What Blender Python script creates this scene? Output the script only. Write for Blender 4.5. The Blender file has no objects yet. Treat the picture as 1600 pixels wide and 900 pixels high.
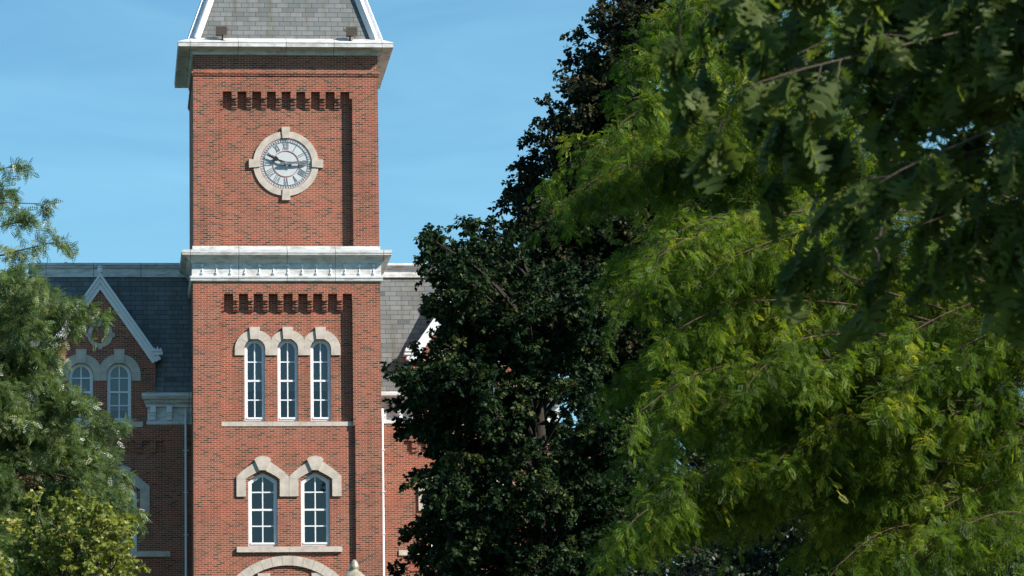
import bpy, math, random
import numpy as np
from mathutils import Vector, Matrix
from mathutils.geometry import tessellate_polygon
from bisect import bisect_right

scene = bpy.context.scene
col = scene.collection
R = math.radians

# ------------------------------------------------------------------ camera
CAM = np.array([-6.707, -153.95, 1.6])
YAW, PITCH, ROLL, FPX = 0.0966, 0.1493, -0.0136, 6700.0
F_ = np.array([math.sin(YAW)*math.cos(PITCH), math.cos(YAW)*math.cos(PITCH), math.sin(PITCH)])
r0 = np.array([math.cos(YAW), -math.sin(YAW), 0.0])
u0 = np.cross(r0, F_)
R_ = r0*math.cos(ROLL)+u0*math.sin(ROLL)
U_ = -r0*math.sin(ROLL)+u0*math.cos(ROLL)
cd = bpy.data.cameras.new('camera')
cam = bpy.data.objects.new('camera', cd); col.objects.link(cam)
M = Matrix.Identity(4)
for i in range(3):
    M[i][0] = R_[i]; M[i][1] = U_[i]; M[i][2] = -F_[i]; M[i][3] = CAM[i]
cam.matrix_world = M
cd.sensor_width = 36.0; cd.lens = 36.0*FPX/1600.0
cd.clip_start = 0.5; cd.clip_end = 6000
cd.dof.use_dof = True; cd.dof.focus_distance = 152.0; cd.dof.aperture_fstop = 13.0
scene.camera = cam

def at(px, py, Y):
    """point of the plane y = Y seen at a pixel of the 1600 x 900 photograph"""
    d = F_ + R_*((px-800)/FPX) - U_*((py-450)/FPX)
    t = (Y-CAM[1])/d[1]
    return CAM + d*t
def ax(px, py, Y): return float(at(px, py, Y)[0])
def az(py, Y=0.0, px=449): return float(at(px, py, Y)[2])

# ------------------------------------------------------------------ light
SUN_AZ, SUN_EL = 57.0, 36.5          # degrees right of the facade normal, elevation
sv = Vector((math.sin(R(SUN_AZ))*math.cos(R(SUN_EL)), -math.cos(R(SUN_AZ))*math.cos(R(SUN_EL)), math.sin(R(SUN_EL))))
w = bpy.data.worlds.new('World'); scene.world = w; w.use_nodes = True
nt = w.node_tree; nt.nodes.clear()
sky = nt.nodes.new('ShaderNodeTexSky'); sky.sky_type = 'NISHITA'; sky.sun_disc = False
sky.sun_elevation = R(SUN_EL); sky.sun_rotation = math.atan2(sv.x, sv.y)
sky.altitude = 0; sky.air_density = 1.0; sky.dust_density = 0.05; sky.ozone_density = 2.0
bg = nt.nodes.new('ShaderNodeBackground'); bg.inputs['Strength'].default_value = 0.063
wo = nt.nodes.new('ShaderNodeOutputWorld')
tint = nt.nodes.new('ShaderNodeMix'); tint.data_type = 'RGBA'; tint.blend_type = 'MULTIPLY'; tint.inputs[0].default_value = 1.0
tint.inputs[7].default_value = (0.66, 1.12, 1.27, 1)
nt.links.new(sky.outputs[0], tint.inputs[6])
tc = nt.nodes.new('ShaderNodeTexCoord'); mp = nt.nodes.new('ShaderNodeMapping'); mp.inputs['Scale'].default_value = (7, 7, 30); mp.inputs['Rotation'].default_value = (0, 0.12, 0)
nz = nt.nodes.new('ShaderNodeTexNoise'); nz.inputs['Scale'].default_value = 1.6; nz.inputs['Detail'].default_value = 5; nz.inputs['Distortion'].default_value = 0.6
nt.links.new(tc.outputs['Generated'], mp.inputs[0]); nt.links.new(mp.outputs[0], nz.inputs['Vector'])
mr = nt.nodes.new('ShaderNodeMapRange'); mr.inputs[1].default_value = 0.42; mr.inputs[2].default_value = 0.85; mr.inputs[3].default_value = 0.0; mr.inputs[4].default_value = 0.20
nt.links.new(nz.outputs['Fac'], mr.inputs[0])
cir = nt.nodes.new('ShaderNodeMix'); cir.data_type = 'RGBA'; cir.inputs[7].default_value = (5.7, 10.7, 13.6, 1)     # thin cirrus
sx = nt.nodes.new('ShaderNodeSeparateXYZ'); nt.links.new(tc.outputs['Generated'], sx.inputs[0])
hz = nt.nodes.new('ShaderNodeMapRange'); hz.inputs[1].default_value = 0.03; hz.inputs[2].default_value = 0.25; hz.inputs[3].default_value = 0.46; hz.inputs[4].default_value = 0.0   # paler air low down
nt.links.new(sx.outputs[2], hz.inputs[0])
ad = nt.nodes.new('ShaderNodeMath'); ad.operation = 'ADD'; nt.links.new(mr.outputs[0], ad.inputs[0]); nt.links.new(hz.outputs[0], ad.inputs[1])
nt.links.new(ad.outputs[0], cir.inputs[0]); nt.links.new(tint.outputs[2], cir.inputs[6])
nt.links.new(cir.outputs[2], bg.inputs[0]); nt.links.new(bg.outputs[0], wo.inputs[0])
sl = bpy.data.lights.new('sun', 'SUN'); sl.energy = 5.0; sl.angle = R(0.5); sl.color = (1.0, 0.94, 0.86)
so = bpy.data.objects.new('sun', sl); col.objects.link(so)
so.rotation_euler = (-sv).to_track_quat('-Z', 'Y').to_euler(); so.location = (60, -60, 80)
scene.view_settings.view_transform = 'Standard'; scene.view_settings.look = 'None'
scene.view_settings.exposure = 0.66; scene.view_settings.gamma = 1.0; scene.view_settings.use_curve_mapping = False
scene.render.engine = 'CYCLES'
scene.cycles.use_denoising = True; scene.cycles.denoising_prefilter = 'NONE'; scene.cycles.denoising_input_passes = 'RGB_ALBEDO_NORMAL'; scene.cycles.use_adaptive_sampling = False; scene.cycles.use_light_tree = False
scene.cycles.max_bounces = 6; scene.cycles.transparent_max_bounces = 8
scene.cycles.diffuse_bounces = 2; scene.cycles.glossy_bounces = 2; scene.cycles.transmission_bounces = 3

# ------------------------------------------------------------------ materials
class NT:
    def __init__(s, name):
        s.m = bpy.data.materials.new(name); s.m.use_nodes = True
        s.t = s.m.node_tree; s.t.nodes.clear()
        s.out = s.t.nodes.new('ShaderNodeOutputMaterial')
    def n(s, typ, **kw):
        x = s.t.nodes.new(typ)
        for k, v in kw.items(): setattr(x, k, v)
        return x
    def l(s, a, b): s.t.links.new(a, b)
    def val(s, sock, v):
        if hasattr(v, 'is_linked') or isinstance(v, bpy.types.NodeSocket): s.l(v, sock)
        else: sock.default_value = v
    def math(s, op, a, b=None, c=None):
        x = s.n('ShaderNodeMath', operation=op)
        s.val(x.inputs[0], a)
        if b is not None: s.val(x.inputs[1], b)
        if c is not None: s.val(x.inputs[2], c)
        return x.outputs[0]
    def mix(s, f, a, b, blend='MIX'):
        x = s.n('ShaderNodeMix', data_type='RGBA', blend_type=blend)
        s.val(x.inputs[0], f); s.val(x.inputs[6], a); s.val(x.inputs[7], b)
        return x.outputs[2]
    def ramp(s, f, stops, interp='LINEAR'):
        x = s.n('ShaderNodeValToRGB'); cr = x.color_ramp; cr.interpolation = interp
        while len(cr.elements) < len(stops): cr.elements.new(0.5)
        for e, (p, c) in zip(cr.elements, stops):
            e.position = p; e.color = (*c, 1) if len(c) == 3 else c
        s.val(x.inputs[0], f); return x.outputs[0]
    def noise(s, vec, scale, detail=3, rough=0.5, scl=None):
        if scl is not None:
            mp = s.n('ShaderNodeMapping'); mp.inputs['Scale'].default_value = scl
            s.l(vec, mp.inputs[0]); vec = mp.outputs[0]
        x = s.n('ShaderNodeTexNoise'); s.l(vec, x.inputs['Vector'])
        x.inputs['Scale'].default_value = scale; x.inputs['Detail'].default_value = detail
        x.inputs['Roughness'].default_value = rough
        return x.outputs['Fac']
    def pbr(s, colr, rough=0.7, spec=0.3, metal=0.0, normal=None):
        b = s.n('ShaderNodeBsdfPrincipled')
        s.val(b.inputs['Base Color'], colr if not isinstance(colr, tuple) or len(colr) == 4 else (*colr, 1))
        s.val(b.inputs['Roughness'], rough); b.inputs['Specular IOR Level'].default_value = spec
        b.inputs['Metallic'].default_value = metal
        if normal is not None: s.l(normal, b.inputs['Normal'])
        s.l(b.outputs[0], s.out.inputs[0]); return b
    def uv(s): return s.n('ShaderNodeTexCoord').outputs['UV']
    def ob(s): return s.n('ShaderNodeTexCoord').outputs['Object']
    def bump(s, h, strength=0.3, dist=0.01):
        b = s.n('ShaderNodeBump'); b.inputs['Strength'].default_value = strength
        b.inputs['Distance'].default_value = dist; s.l(h, b.inputs['Height']); return b.outputs[0]

def coursed(n, bw, rh, jitter=0.0):
    """per-unit random value and joint mask of coursed bricks or slates, from the UV map in metres"""
    sp = n.n('ShaderNodeSeparateXYZ'); n.l(n.uv(), sp.inputs[0])
    v = n.math('DIVIDE', sp.outputs[1], rh); row = n.math('FLOOR', v)
    off = n.math('MULTIPLY', n.math('FLOORED_MODULO', row, 2.0), 0.5)
    if jitter:
        wn0 = n.n('ShaderNodeTexWhiteNoise', noise_dimensions='1D'); n.l(row, wn0.inputs['W'])
        off = n.math('ADD', off, n.math('MULTIPLY', wn0.outputs['Value'], jitter))
    u = n.math('ADD', n.math('DIVIDE', sp.outputs[0], bw), off)
    cell = n.math('FLOOR', u)
    cb = n.n('ShaderNodeCombineXYZ'); n.l(cell, cb.inputs[0]); n.l(row, cb.inputs[1])
    wn = n.n('ShaderNodeTexWhiteNoise', noise_dimensions='2D'); n.l(cb.outputs[0], wn.inputs['Vector'])
    return wn.outputs['Value'], wn.outputs['Color'], n.math('FRACT', u), n.math('FRACT', v), cb.outputs[0]

def brick_mat(name):
    n = NT(name)
    h, hc, fu, fv, cell = coursed(n, 0.227, 0.070)
    mort = n.math('MAXIMUM', n.math('LESS_THAN', fu, 0.075), n.math('LESS_THAN', fv, 0.22))
    uv = n.uv()
    run = n.noise(cell, 1.0, 1, 0.5, (0.45, 0.9, 1))
    k = n.math('ADD', h, n.math('MULTIPLY', n.math('SUBTRACT', run, 0.5), 0.8))
    c = n.ramp(k, [(0.0, (0.34, 0.085, 0.052)), (0.25, (0.25, 0.068, 0.038)), (0.45, (0.32, 0.092, 0.050)), (0.62, (0.215, 0.070, 0.036)),
                   (0.80, (0.165, 0.064, 0.034)), (0.93, (0.095, 0.050, 0.030)), (1.0, (0.060, 0.042, 0.034))])
    c = n.mix(mort, c, (0.45, 0.29, 0.215, 1))
    big = n.noise(uv, 0.55, 5, 0.6)
    c = n.mix(1.0, c, n.ramp(big, [(0.25, (0.80, 0.78, 0.78)), (0.5, (1, 1, 1)), (0.8, (1.16, 1.14, 1.13))]), 'MULTIPLY')
    strk = n.noise(uv, 1.0, 5, 0.65, (3.2, 0.16, 1))
    c = n.mix(1.0, c, n.ramp(strk, [(0.30, (0.80, 0.79, 0.79)), (0.48, (1, 1, 1)), (0.62, (1, 1, 1)), (0.8, (1.14, 1.13, 1.13))]), 'MULTIPLY')
    eff = n.noise(uv, 3.0, 4, 0.65, (1, 4, 1))
    c = n.mix(n.ramp(eff, [(0.6, (0, 0, 0)), (0.85, (0.28, 0.28, 0.28))]), c, (0.48, 0.36, 0.29, 1))
    n.pbr(c, 0.85, 0.2, normal=n.bump(n.math('SUBTRACT', 1.0, mort), 0.35, 0.006))
    return n.m

def slate_mat(name, dark=1.0):
    n = NT(name)
    h, hc, fu, fv, cell = coursed(n, 0.43, 0.185, 0.25)
    gap = n.math('MAXIMUM', n.math('LESS_THAN', fu, 0.04), n.math('LESS_THAN', fv, 0.10))
    uv = n.uv()
    c = n.ramp(h, [(0.0, (0.17, 0.19, 0.185)), (0.35, (0.22, 0.24, 0.23)), (0.65, (0.25, 0.265, 0.25)), (0.9, (0.29, 0.295, 0.275)), (0.975, (0.27, 0.28, 0.26)), (0.985, (0.115, 0.125, 0.13)), (1, (0.11, 0.12, 0.125))])
    st = n.noise(uv, 1.3, 4, 0.6, (2.2, 0.22, 1))
    c = n.mix(n.ramp(st, [(0.48, (0, 0, 0)), (0.70, (0.8, 0.8, 0.8))]), c, (0.17, 0.155, 0.10, 1))
    c = n.mix(n.math('MULTIPLY', n.noise(uv, 12, 3), 0.25), c, (0.16, 0.165, 0.16, 1))
    c = n.mix(gap, c, (0.05, 0.055, 0.06, 1))
    c = n.mix(1.0, c, (dark, dark, dark*1.03, 1), 'MULTIPLY')
    n.pbr(c, 0.55, 0.35, normal=n.bump(n.math('SUBTRACT', n.math('MULTIPLY', h, 0.6), n.math('MULTIPLY', gap, 1.0)), 0.4, 0.015))
    return n.m

def paint_mat(name, base=(0.70, 0.70, 0.685), grime=0.8, seam=1.75):
    n = NT(name); ob = n.ob()
    sp = n.n('ShaderNodeSeparateXYZ'); n.l(n.uv(), sp.inputs[0])
    c = n.mix(n.ramp(n.noise(ob, 2.2, 6, 0.65), [(0.42, (0, 0, 0)), (0.75, (grime*0.6,)*3)]), (*base, 1), (0.40, 0.37, 0.32, 1))
    c = n.mix(n.ramp(n.noise(ob, 5, 5, 0.7, (1, 1, 0.25)), [(0.56, (0, 0, 0)), (0.74, (grime*0.55,)*3)]), c, (0.30, 0.28, 0.25, 1))
    if grime > .5:
        c = n.mix(n.ramp(n.noise(ob, 1.4, 6, 0.75, (1, 1, 5)), [(0.49, (0, 0, 0)), (0.62, (0.6, 0.6, 0.6))]), c, (0.27, 0.235, 0.19, 1))
    if seam:
        c = n.mix(n.math('LESS_THAN', n.math('FRACT', n.math('DIVIDE', sp.outputs[0], seam)), 0.016/seam*1.2), c, (0.12, 0.12, 0.12, 1))
    n.pbr(c, 0.5, 0.35); return n.m

def plain_mat(name, c, rough=0.6, spec=0.3, metal=0.0, var=0.15, scale=6.0, to=None):
    n = NT(name)
    cc = n.mix(n.ramp(n.noise(n.ob(), scale, 5, 0.6), [(0.35, (0, 0, 0)), (0.7, (1, 1, 1))]), (*c, 1), (*(to or tuple(x*(1-var) for x in c)), 1))
    n.pbr(cc, rough, spec, metal); return n.m

def glass_mat():
    n = NT('window_glass')
    tr = n.n('ShaderNodeBsdfTransparent'); tr.inputs[0].default_value = (0.72, 0.80, 0.85, 1)
    gl = n.n('ShaderNodeBsdfGlossy'); gl.inputs['Roughness'].default_value = 0.015
    fr = n.n('ShaderNodeFresnel'); fr.inputs[0].default_value = 1.6
    mx = n.n('ShaderNodeMixShader'); n.l(n.math('ADD', fr.outputs[0], 0.03), mx.inputs[0])
    nb = n.bump(n.noise(n.ob(), 1.1, 1), 0.05, 0.03); n.l(nb, gl.inputs['Normal'])
    n.l(tr.outputs[0], mx.inputs[1]); n.l(gl.outputs[0], mx.inputs[2]); n.l(mx.outputs[0], n.out.inputs[0])
    return n.m

def leaf_mat(name, stops, trans, tfac=0.35, rough=0.5, spec=0.3):
    n = NT(name)
    a = n.n('ShaderNodeAttribute', attribute_name='rnd')
    c = n.ramp(a.outputs['Fac'], stops)
    b = n.n('ShaderNodeBsdfPrincipled'); n.l(c, b.inputs['Base Color']); b.inputs['Roughness'].default_value = rough
    b.inputs['Specular IOR Level'].default_value = spec
    t = n.n('ShaderNodeBsdfTranslucent'); n.l(n.mix(1.0, c, (*trans, 1), 'MULTIPLY'), t.inputs[0])
    mx = n.n('ShaderNodeMixShader'); mx.inputs[0].default_value = tfac
    n.l(b.outputs[0], mx.inputs[1]); n.l(t.outputs[0], mx.inputs[2]); n.l(mx.outputs[0], n.out.inputs[0])
    return n.m

def bark_mat(name, c):
    n = NT(name)
    z = n.noise(n.ob(), 9, 5, 0.7, (1, 1, 0.25))
    n.pbr(n.mix(z, (*c, 1), (*tuple(x*0.45 for x in c), 1)), 0.9, 0.15, normal=n.bump(z, 0.6, 0.02)); return n.m

BRICK = brick_mat('red_brick')
SLATE = slate_mat('grey_slate', 0.70)
PAINT = paint_mat('white_painted_metal')
PAINT_PLAIN = paint_mat('white_frame_paint', (0.78, 0.79, 0.80), 0.15, 0)
STONE = plain_mat('buff_limestone', (0.60, 0.53, 0.445), 0.85, 0.2, var=0.3, scale=3.5)
STONE_DARK = plain_mat('limestone_joint', (0.30, 0.27, 0.22), 0.9, 0.1)
GLASS = glass_mat()
BLIND = plain_mat('grey_roller_blind', (0.23, 0.24, 0.25), 0.9, 0.1, var=0.08, scale=1.0)
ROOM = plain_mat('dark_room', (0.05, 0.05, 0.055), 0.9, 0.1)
BRONZE = plain_mat('brown_metal', (0.10, 0.075, 0.055), 0.45, 0.5, 0.3)
DARKMETAL = plain_mat('dark_metal', (0.035, 0.035, 0.035), 0.45, 0.5, 0.5)
DIAL = plain_mat('opal_dial', (0.58, 0.60, 0.595), 0.35, 0.4, var=0.12, scale=3)
NUMERAL = plain_mat('slate_grey_numeral_metal', (0.23, 0.235, 0.245), 0.5, 0.4)
REDRING = plain_mat('faded_red_ring_paint', (0.42, 0.20, 0.18), 0.6, 0.3)
PEWTER = plain_mat('weathered_hand_metal', (0.24, 0.26, 0.28), 0.4, 0.5, 0.4, var=0.5, scale=9)

# ------------------------------------------------------------------ mesh helpers
class MB:
    """collects faces; build() links them as one mesh object with a box-projected UV map in metres"""
    def __init__(s): s.v = []; s.f = []; s.mi = []; s.cur = 0
    def poly(s, pts):
        i = len(s.v); s.v += [tuple(map(float, p)) for p in pts]; s.f.append(tuple(range(i, i+len(pts)))); s.mi.append(s.cur)
    def box(s, x0, x1, y0, y1, z0, z1, skip=''):
        if x0 > x1: x0, x1 = x1, x0
        a = [(x0,y0,z0),(x1,y0,z0),(x1,y1,z0),(x0,y1,z0),(x0,y0,z1),(x1,y0,z1),(x1,y1,z1),(x0,y1,z1)]
        F = {'f':(0,1,5,4),'r':(1,2,6,5),'b':(2,3,7,6),'l':(3,0,4,7),'u':(4,5,6,7),'d':(3,2,1,0)}
        for k, q in F.items():
            if k not in skip: s.poly([a[i] for i in q])
    def xz(s, x0, x1, z0, z1, y): s.poly([(x0,y,z0),(x1,y,z0),(x1,y,z1),(x0,y,z1)])
    def yz(s, x, y0, y1, z0, z1): s.poly([(x,y0,z0),(x,y1,z0),(x,y1,z1),(x,y0,z1)])
    def xy(s, x0, x1, y0, y1, z): s.poly([(x0,y0,z),(x1,y0,z),(x1,y1,z),(x0,y1,z)])
    def prism(s, pts, y0, y1, back=False):
        n = len(pts)
        s.fill(pts, [], y0)
        if back: s.fill(pts, [], y1)
        for i in range(n):
            (xa, za), (xb, zb) = pts[i], pts[(i+1) % n]
            s.poly([(xa,y0,za),(xa,y1,za),(xb,y1,zb),(xb,y0,zb)])
    def fill(s, outer, holes, y):
        loops = [[Vector((p[0], p[1], 0)) for p in outer]] + [[Vector((p[0], p[1], 0)) for p in h] for h in holes]
        flat = [p for l in loops for p in l]
        for t in tessellate_polygon(loops):
            q = [flat[i] for i in t]
            if (q[1]-q[0]).cross(q[2]-q[0]).z < 0: q = q[::-1]
            s.poly([(p.x, y, p.y) for p in q])
    def ring(s, A, B, y0, y1, closed=True):
        """flat band between the outlines A (outer) and B (inner), y0 in front, y1 behind"""
        n = len(A); m = n if closed else n-1
        for i in range(m):
            j = (i+1) % n
            a, b, c, d = A[i], A[j], B[j], B[i]
            s.poly([(a[0],y0,a[1]),(b[0],y0,b[1]),(c[0],y0,c[1]),(d[0],y0,d[1])][::-1])
            s.poly([(a[0],y0,a[1]),(a[0],y1,a[1]),(b[0],y1,b[1]),(b[0],y0,b[1])][::-1])
            s.poly([(d[0],y0,d[1]),(c[0],y0,c[1]),(c[0],y1,c[1]),(d[0],y1,d[1])][::-1])
        if not closed:
            for i in (0, n-1):
                a, d = A[i], B[i]; s.poly([(a[0],y0,a[1]),(d[0],y0,d[1]),(d[0],y1,d[1]),(a[0],y1,a[1])])
    def sides(s, O, y0, y1):
        for i in range(len(O)):
            a, b = O[i], O[(i+1) % len(O)]
            s.poly([(a[0],y0,a[1]),(b[0],y0,b[1]),(b[0],y1,b[1]),(a[0],y1,a[1])])
    def rect_sweep(s, prof, x0, x1, y0, y1):
        """moulding profile [(out, z)] swept round a rectangle with mitred corners"""
        def ringp(o, z): return [(x0-o,y0-o,z),(x1+o,y0-o,z),(x1+o,y1+o,z),(x0-o,y1+o,z)]
        for (o, z), (o2, z2) in zip(prof, prof[1:]):
            a, b = ringp(o, z), ringp(o2, z2)
            for i in range(4):
                j = (i+1) % 4; s.poly([a[i], a[j], b[j], b[i]])
    def x_sweep(s, prof, x0, x1):
        """moulding profile [(y, z)] run along x, with end caps"""
        for (y, z), (y2, z2) in zip(prof, prof[1:]):
            s.poly([(x0,y,z),(x1,y,z),(x1,y2,z2),(x0,y2,z2)])
        for x in (x0, x1): s.poly([(x, y, z) for y, z in prof])
    def tube(s, pts, rads, k=6, cap=True):
        rings = []
        for i, p in enumerate(pts):
            p = Vector(p); a = Vector(pts[max(i-1, 0)]); b = Vector(pts[min(i+1, len(pts)-1)])
            d = (b-a).normalized(); ref = Vector((0,0,1)) if abs(d.z) < 0.9 else Vector((1,0,0))
            e = d.cross(ref).normalized(); g = e.cross(d); base = len(s.v)
            for j in range(k):
                t = 2*math.pi*j/k; s.v.append(tuple(p+(e*math.cos(t)+g*math.sin(t))*rads[i]))
            rings.append(base)
        for a, b in zip(rings, rings[1:]):
            for j in range(k):
                s.f.append((a+j, a+(j+1) % k, b+(j+1) % k, b+j)); s.mi.append(s.cur)
        if cap:
            s.f.append(tuple(range(rings[0], rings[0]+k))); s.mi.append(s.cur)
            s.f.append(tuple(range(rings[-1], rings[-1]+k))); s.mi.append(s.cur)
    def lathe(s, c, prof, k=20):
        rings = []
        for r, z in prof:
            base = len(s.v)
            for j in range(k):
                t = 2*math.pi*j/k; s.v.append((c[0]+r*math.cos(t), c[1]+r*math.sin(t), c[2]+z))
            rings.append(base)
        for a, b in zip(rings, rings[1:]):
            for j in range(k):
                s.f.append((a+j, a+(j+1) % k, b+(j+1) % k, b+j)); s.mi.append(s.cur)
        s.f.append(tuple(range(rings[-1], rings[-1]+k))); s.mi.append(s.cur)
        s.f.append(tuple(reversed(range(rings[0], rings[0]+k)))); s.mi.append(s.cur)
    def build(s, name, mats, parent=None, smooth=False, origin=None):
        me = bpy.data.meshes.new(name)
        off = Vector(origin) if origin is not None else Vector((0,0,0))
        vs = [(x-off.x, y-off.y, z-off.z) for x, y, z in s.v]
        me.from_pydata(vs, [], s.f)
        mats = mats if isinstance(mats, (list, tuple)) else [mats]
        for m in mats: me.materials.append(m)
        me.polygons.foreach_set('material_index', s.mi)
        if smooth: me.polygons.foreach_set('use_smooth', [True]*len(me.polygons))
        uv = me.uv_layers.new(name='UVMap').data
        for p in me.polygons:
            nx, ny, nz = map(abs, p.normal)
            for li in p.loop_indices:
                x, y, z = s.v[me.loops[li].vertex_index]
                uv[li].uv = (x, z) if ny >= nx and ny*1.4 >= nz else ((y, z) if nx*1.4 >= nz else (x, y))
        me.update()
        o = bpy.data.objects.new(name, me); col.objects.link(o)
        o.location = off
        if parent is not None: adopt(o, parent)
        return o

def world_loc(o):
    v = Vector((0,0,0))
    while o is not None: v = v+Vector(o.location); o = o.parent
    return v
def adopt(o, parent):
    o.location = Vector(o.location)-world_loc(parent); o.parent = parent
def empty(name, loc):
    o = bpy.data.objects.new(name, None); o.location = loc; col.objects.link(o); o.empty_display_size = 0.3; return o
def tag(o, label=None, cat=None, group=None, kind=None):
    for k, v in (('label', label), ('category', cat), ('group', group), ('kind', kind)):
        if v: o[k] = v
    return o
def copy_part(o, parent, delta=(0,0,0)):
    c = o.copy(); col.objects.link(c); c.parent = parent; c.location = Vector(o.location)+Vector(delta); return c

# ------------------------------------------------------------------ ground
def ground_z(x, y):
    t = min(max((y+148.0)/138.0, 0.0), 1.0)
    return 9.2*t*t*(3-2*t)
def build_ground():
    xs = [-3000,-900,-300,-120,-60,-40,-25,-15,-8,0,8,15,25,40,60,120,300,900,3000]
    ys = [-3000,-900,-300,-200]+list(range(-160, 0, 8))+[0,4,10,20,60,150,400,1200,3500]
    mb = MB()
    for i in range(len(xs)-1):
        for j in range(len(ys)-1):
            q = [(xs[i],ys[j]),(xs[i+1],ys[j]),(xs[i+1],ys[j+1]),(xs[i],ys[j+1])]
            mb.poly([(x, y, ground_z(x, y)) for x, y in q])
    n = NT('lawn'); ob = n.ob()
    c = n.mix(n.noise(ob, 0.6, 6, 0.7), (0.028, 0.040, 0.014, 1), (0.05, 0.06, 0.026, 1))
    n.pbr(c, 0.95, 0.1)
    g = mb.build('lawn_ground', n.m); tag(g, kind='structure')
    pb = MB(); w_ = 2.0
    yy = [-3+(-4.0*i) for i in range(37)]
    for a, b in zip(yy, yy[1:]):
        pb.poly([(-w_,b,ground_z(0,b)+.03),(w_,b,ground_z(0,b)+.03),(w_,a,ground_z(0,a)+.03),(-w_,a,ground_z(0,a)+.03)])
    p = pb.build('brick_path', plain_mat('path_paving', (0.16, 0.12, 0.10), 0.9, 0.1, scale=3)); tag(p, kind='structure')
build_ground()

# ------------------------------------------------------------------ the building
BASE_Z = ground_z(0, 0)-0.05
bld = empty('brick_building', (0, 0, BASE_Z))
tag(bld, 'red brick hall with a tall slate roofed tower and white cornices between two gabled wings', 'building')
H = 3.375                       # half width of the tower
TD = 6.75                       # depth of the tower
REC = 0.25                      # recess of the wall panel between the piers
ZC = az(72.5, -.545)                     # drip edge of the upper cornice
PXM = 0.02330                   # metres per photograph pixel on the facade
WY = 3.0                        # wall plane of the wings

def arch_outline(cx, hw, z0, ztop, n=14):
    zs = ztop-hw
    pts = [(cx-hw, z0), (cx-hw, zs)]
    pts += [(cx-hw*math.cos(math.pi*i/n), zs+hw*math.sin(math.pi*i/n)) for i in range(1, n)]
    return pts + [(cx+hw, zs), (cx+hw, z0)]
def point_outline(cx, hw, z0, ztop, rise=0.30):
    zs = ztop-rise
    pts = [(cx-hw, z0), (cx-hw, zs)]
    for t in (0.25, 0.5, 0.75): pts.append((cx-hw*(1-t), zs+rise*(t**0.82)))
    pts.append((cx, ztop))
    for t in (0.75, 0.5, 0.25): pts.append((cx+hw*(1-t), zs+rise*(t**0.82)))
    return pts + [(cx+hw, zs), (cx+hw, z0)]

def add_window(cx, hw, z0, ztop, Y, kind, bars, meet, blind=None, fw=0.085):
    """white sash window standing in an opening; Y is the wall plane in front of it"""
    e = 0.004
    if kind == 'arch':
        A = arch_outline(cx, hw-e, z0+e, ztop-e); B = arch_outline(cx, hw-fw, z0+fw*1.1, ztop-fw)
    else:
        A = point_outline(cx, hw-e, z0+e, ztop-e, 0.29); B = point_outline(cx, hw-fw, z0+fw*1.1, ztop-fw*1.15, 0.27)
    mb = MB(); yf = Y+0.10
    mb.ring(A, B, yf, yf+0.12)
    C = [(x+(cx-x)*0.10, z+((z0+ztop)/2-z)*0.025) for x, z in B]
    mb.ring(B, C, yf+0.035, yf+0.11)
    bw = 0.022
    zt = B[len(B)//2][1]
    mb.box(cx-bw, cx+bw, yf+0.042, yf+0.10, z0+fw, zt-0.005)
    for zb in bars: mb.box(cx-hw+fw+.01, cx+hw-fw-.01, yf+0.046, yf+0.098, zb-bw, zb+bw)
    mb.box(cx-hw+fw+.005, cx+hw-fw-.005, yf+0.03, yf+0.105, meet-0.035, meet+0.035)
    mb.box(cx-hw+fw-.01, cx+hw-fw+.01, yf-0.03, yf+0.10, z0+fw*1.1-.02, z0+fw*1.1+0.05)
    win = mb.build('window', PAINT_PLAIN, bld, origin=(cx, Y, z0))
    g = MB(); rg = random.Random(int(cx*1000+z0*77))
    zl = [z0+fw*.6]+sorted(bars+[meet])+[ztop-.02]
    for za, zb in zip(zl, zl[1:]):
        for xa, xb in ((cx-hw+.03, cx), (cx, cx+hw-.03)):
            t0, t1 = rg.uniform(-.004, .004), rg.uniform(-.003, .003); y = yf+.075
            g.poly([(xa, y+t0, za), (xb, y-t0, za), (xb, y-t0+t1, zb), (xa, y+t0+t1, zb)])
    g.build('pane', GLASS, win, origin=(cx, Y, z0))
    if blind is not None:
        b = MB(); zb = blind
        b.box(cx-hw-.05, cx+hw+.05, yf+0.20, yf+0.21, zb, ztop+0.1); b.build('blind', BLIND, win, origin=(cx, Y, z0))
    r = MB(); r.box(cx-hw-.3, cx+hw+.3, yf+0.9, yf+0.92, z0-.3, ztop+.3); r.build('dark_backing', ROOM, win, origin=(cx, Y, z0))  # dark sheet stands in for the unlit room behind the glass
    return win

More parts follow.
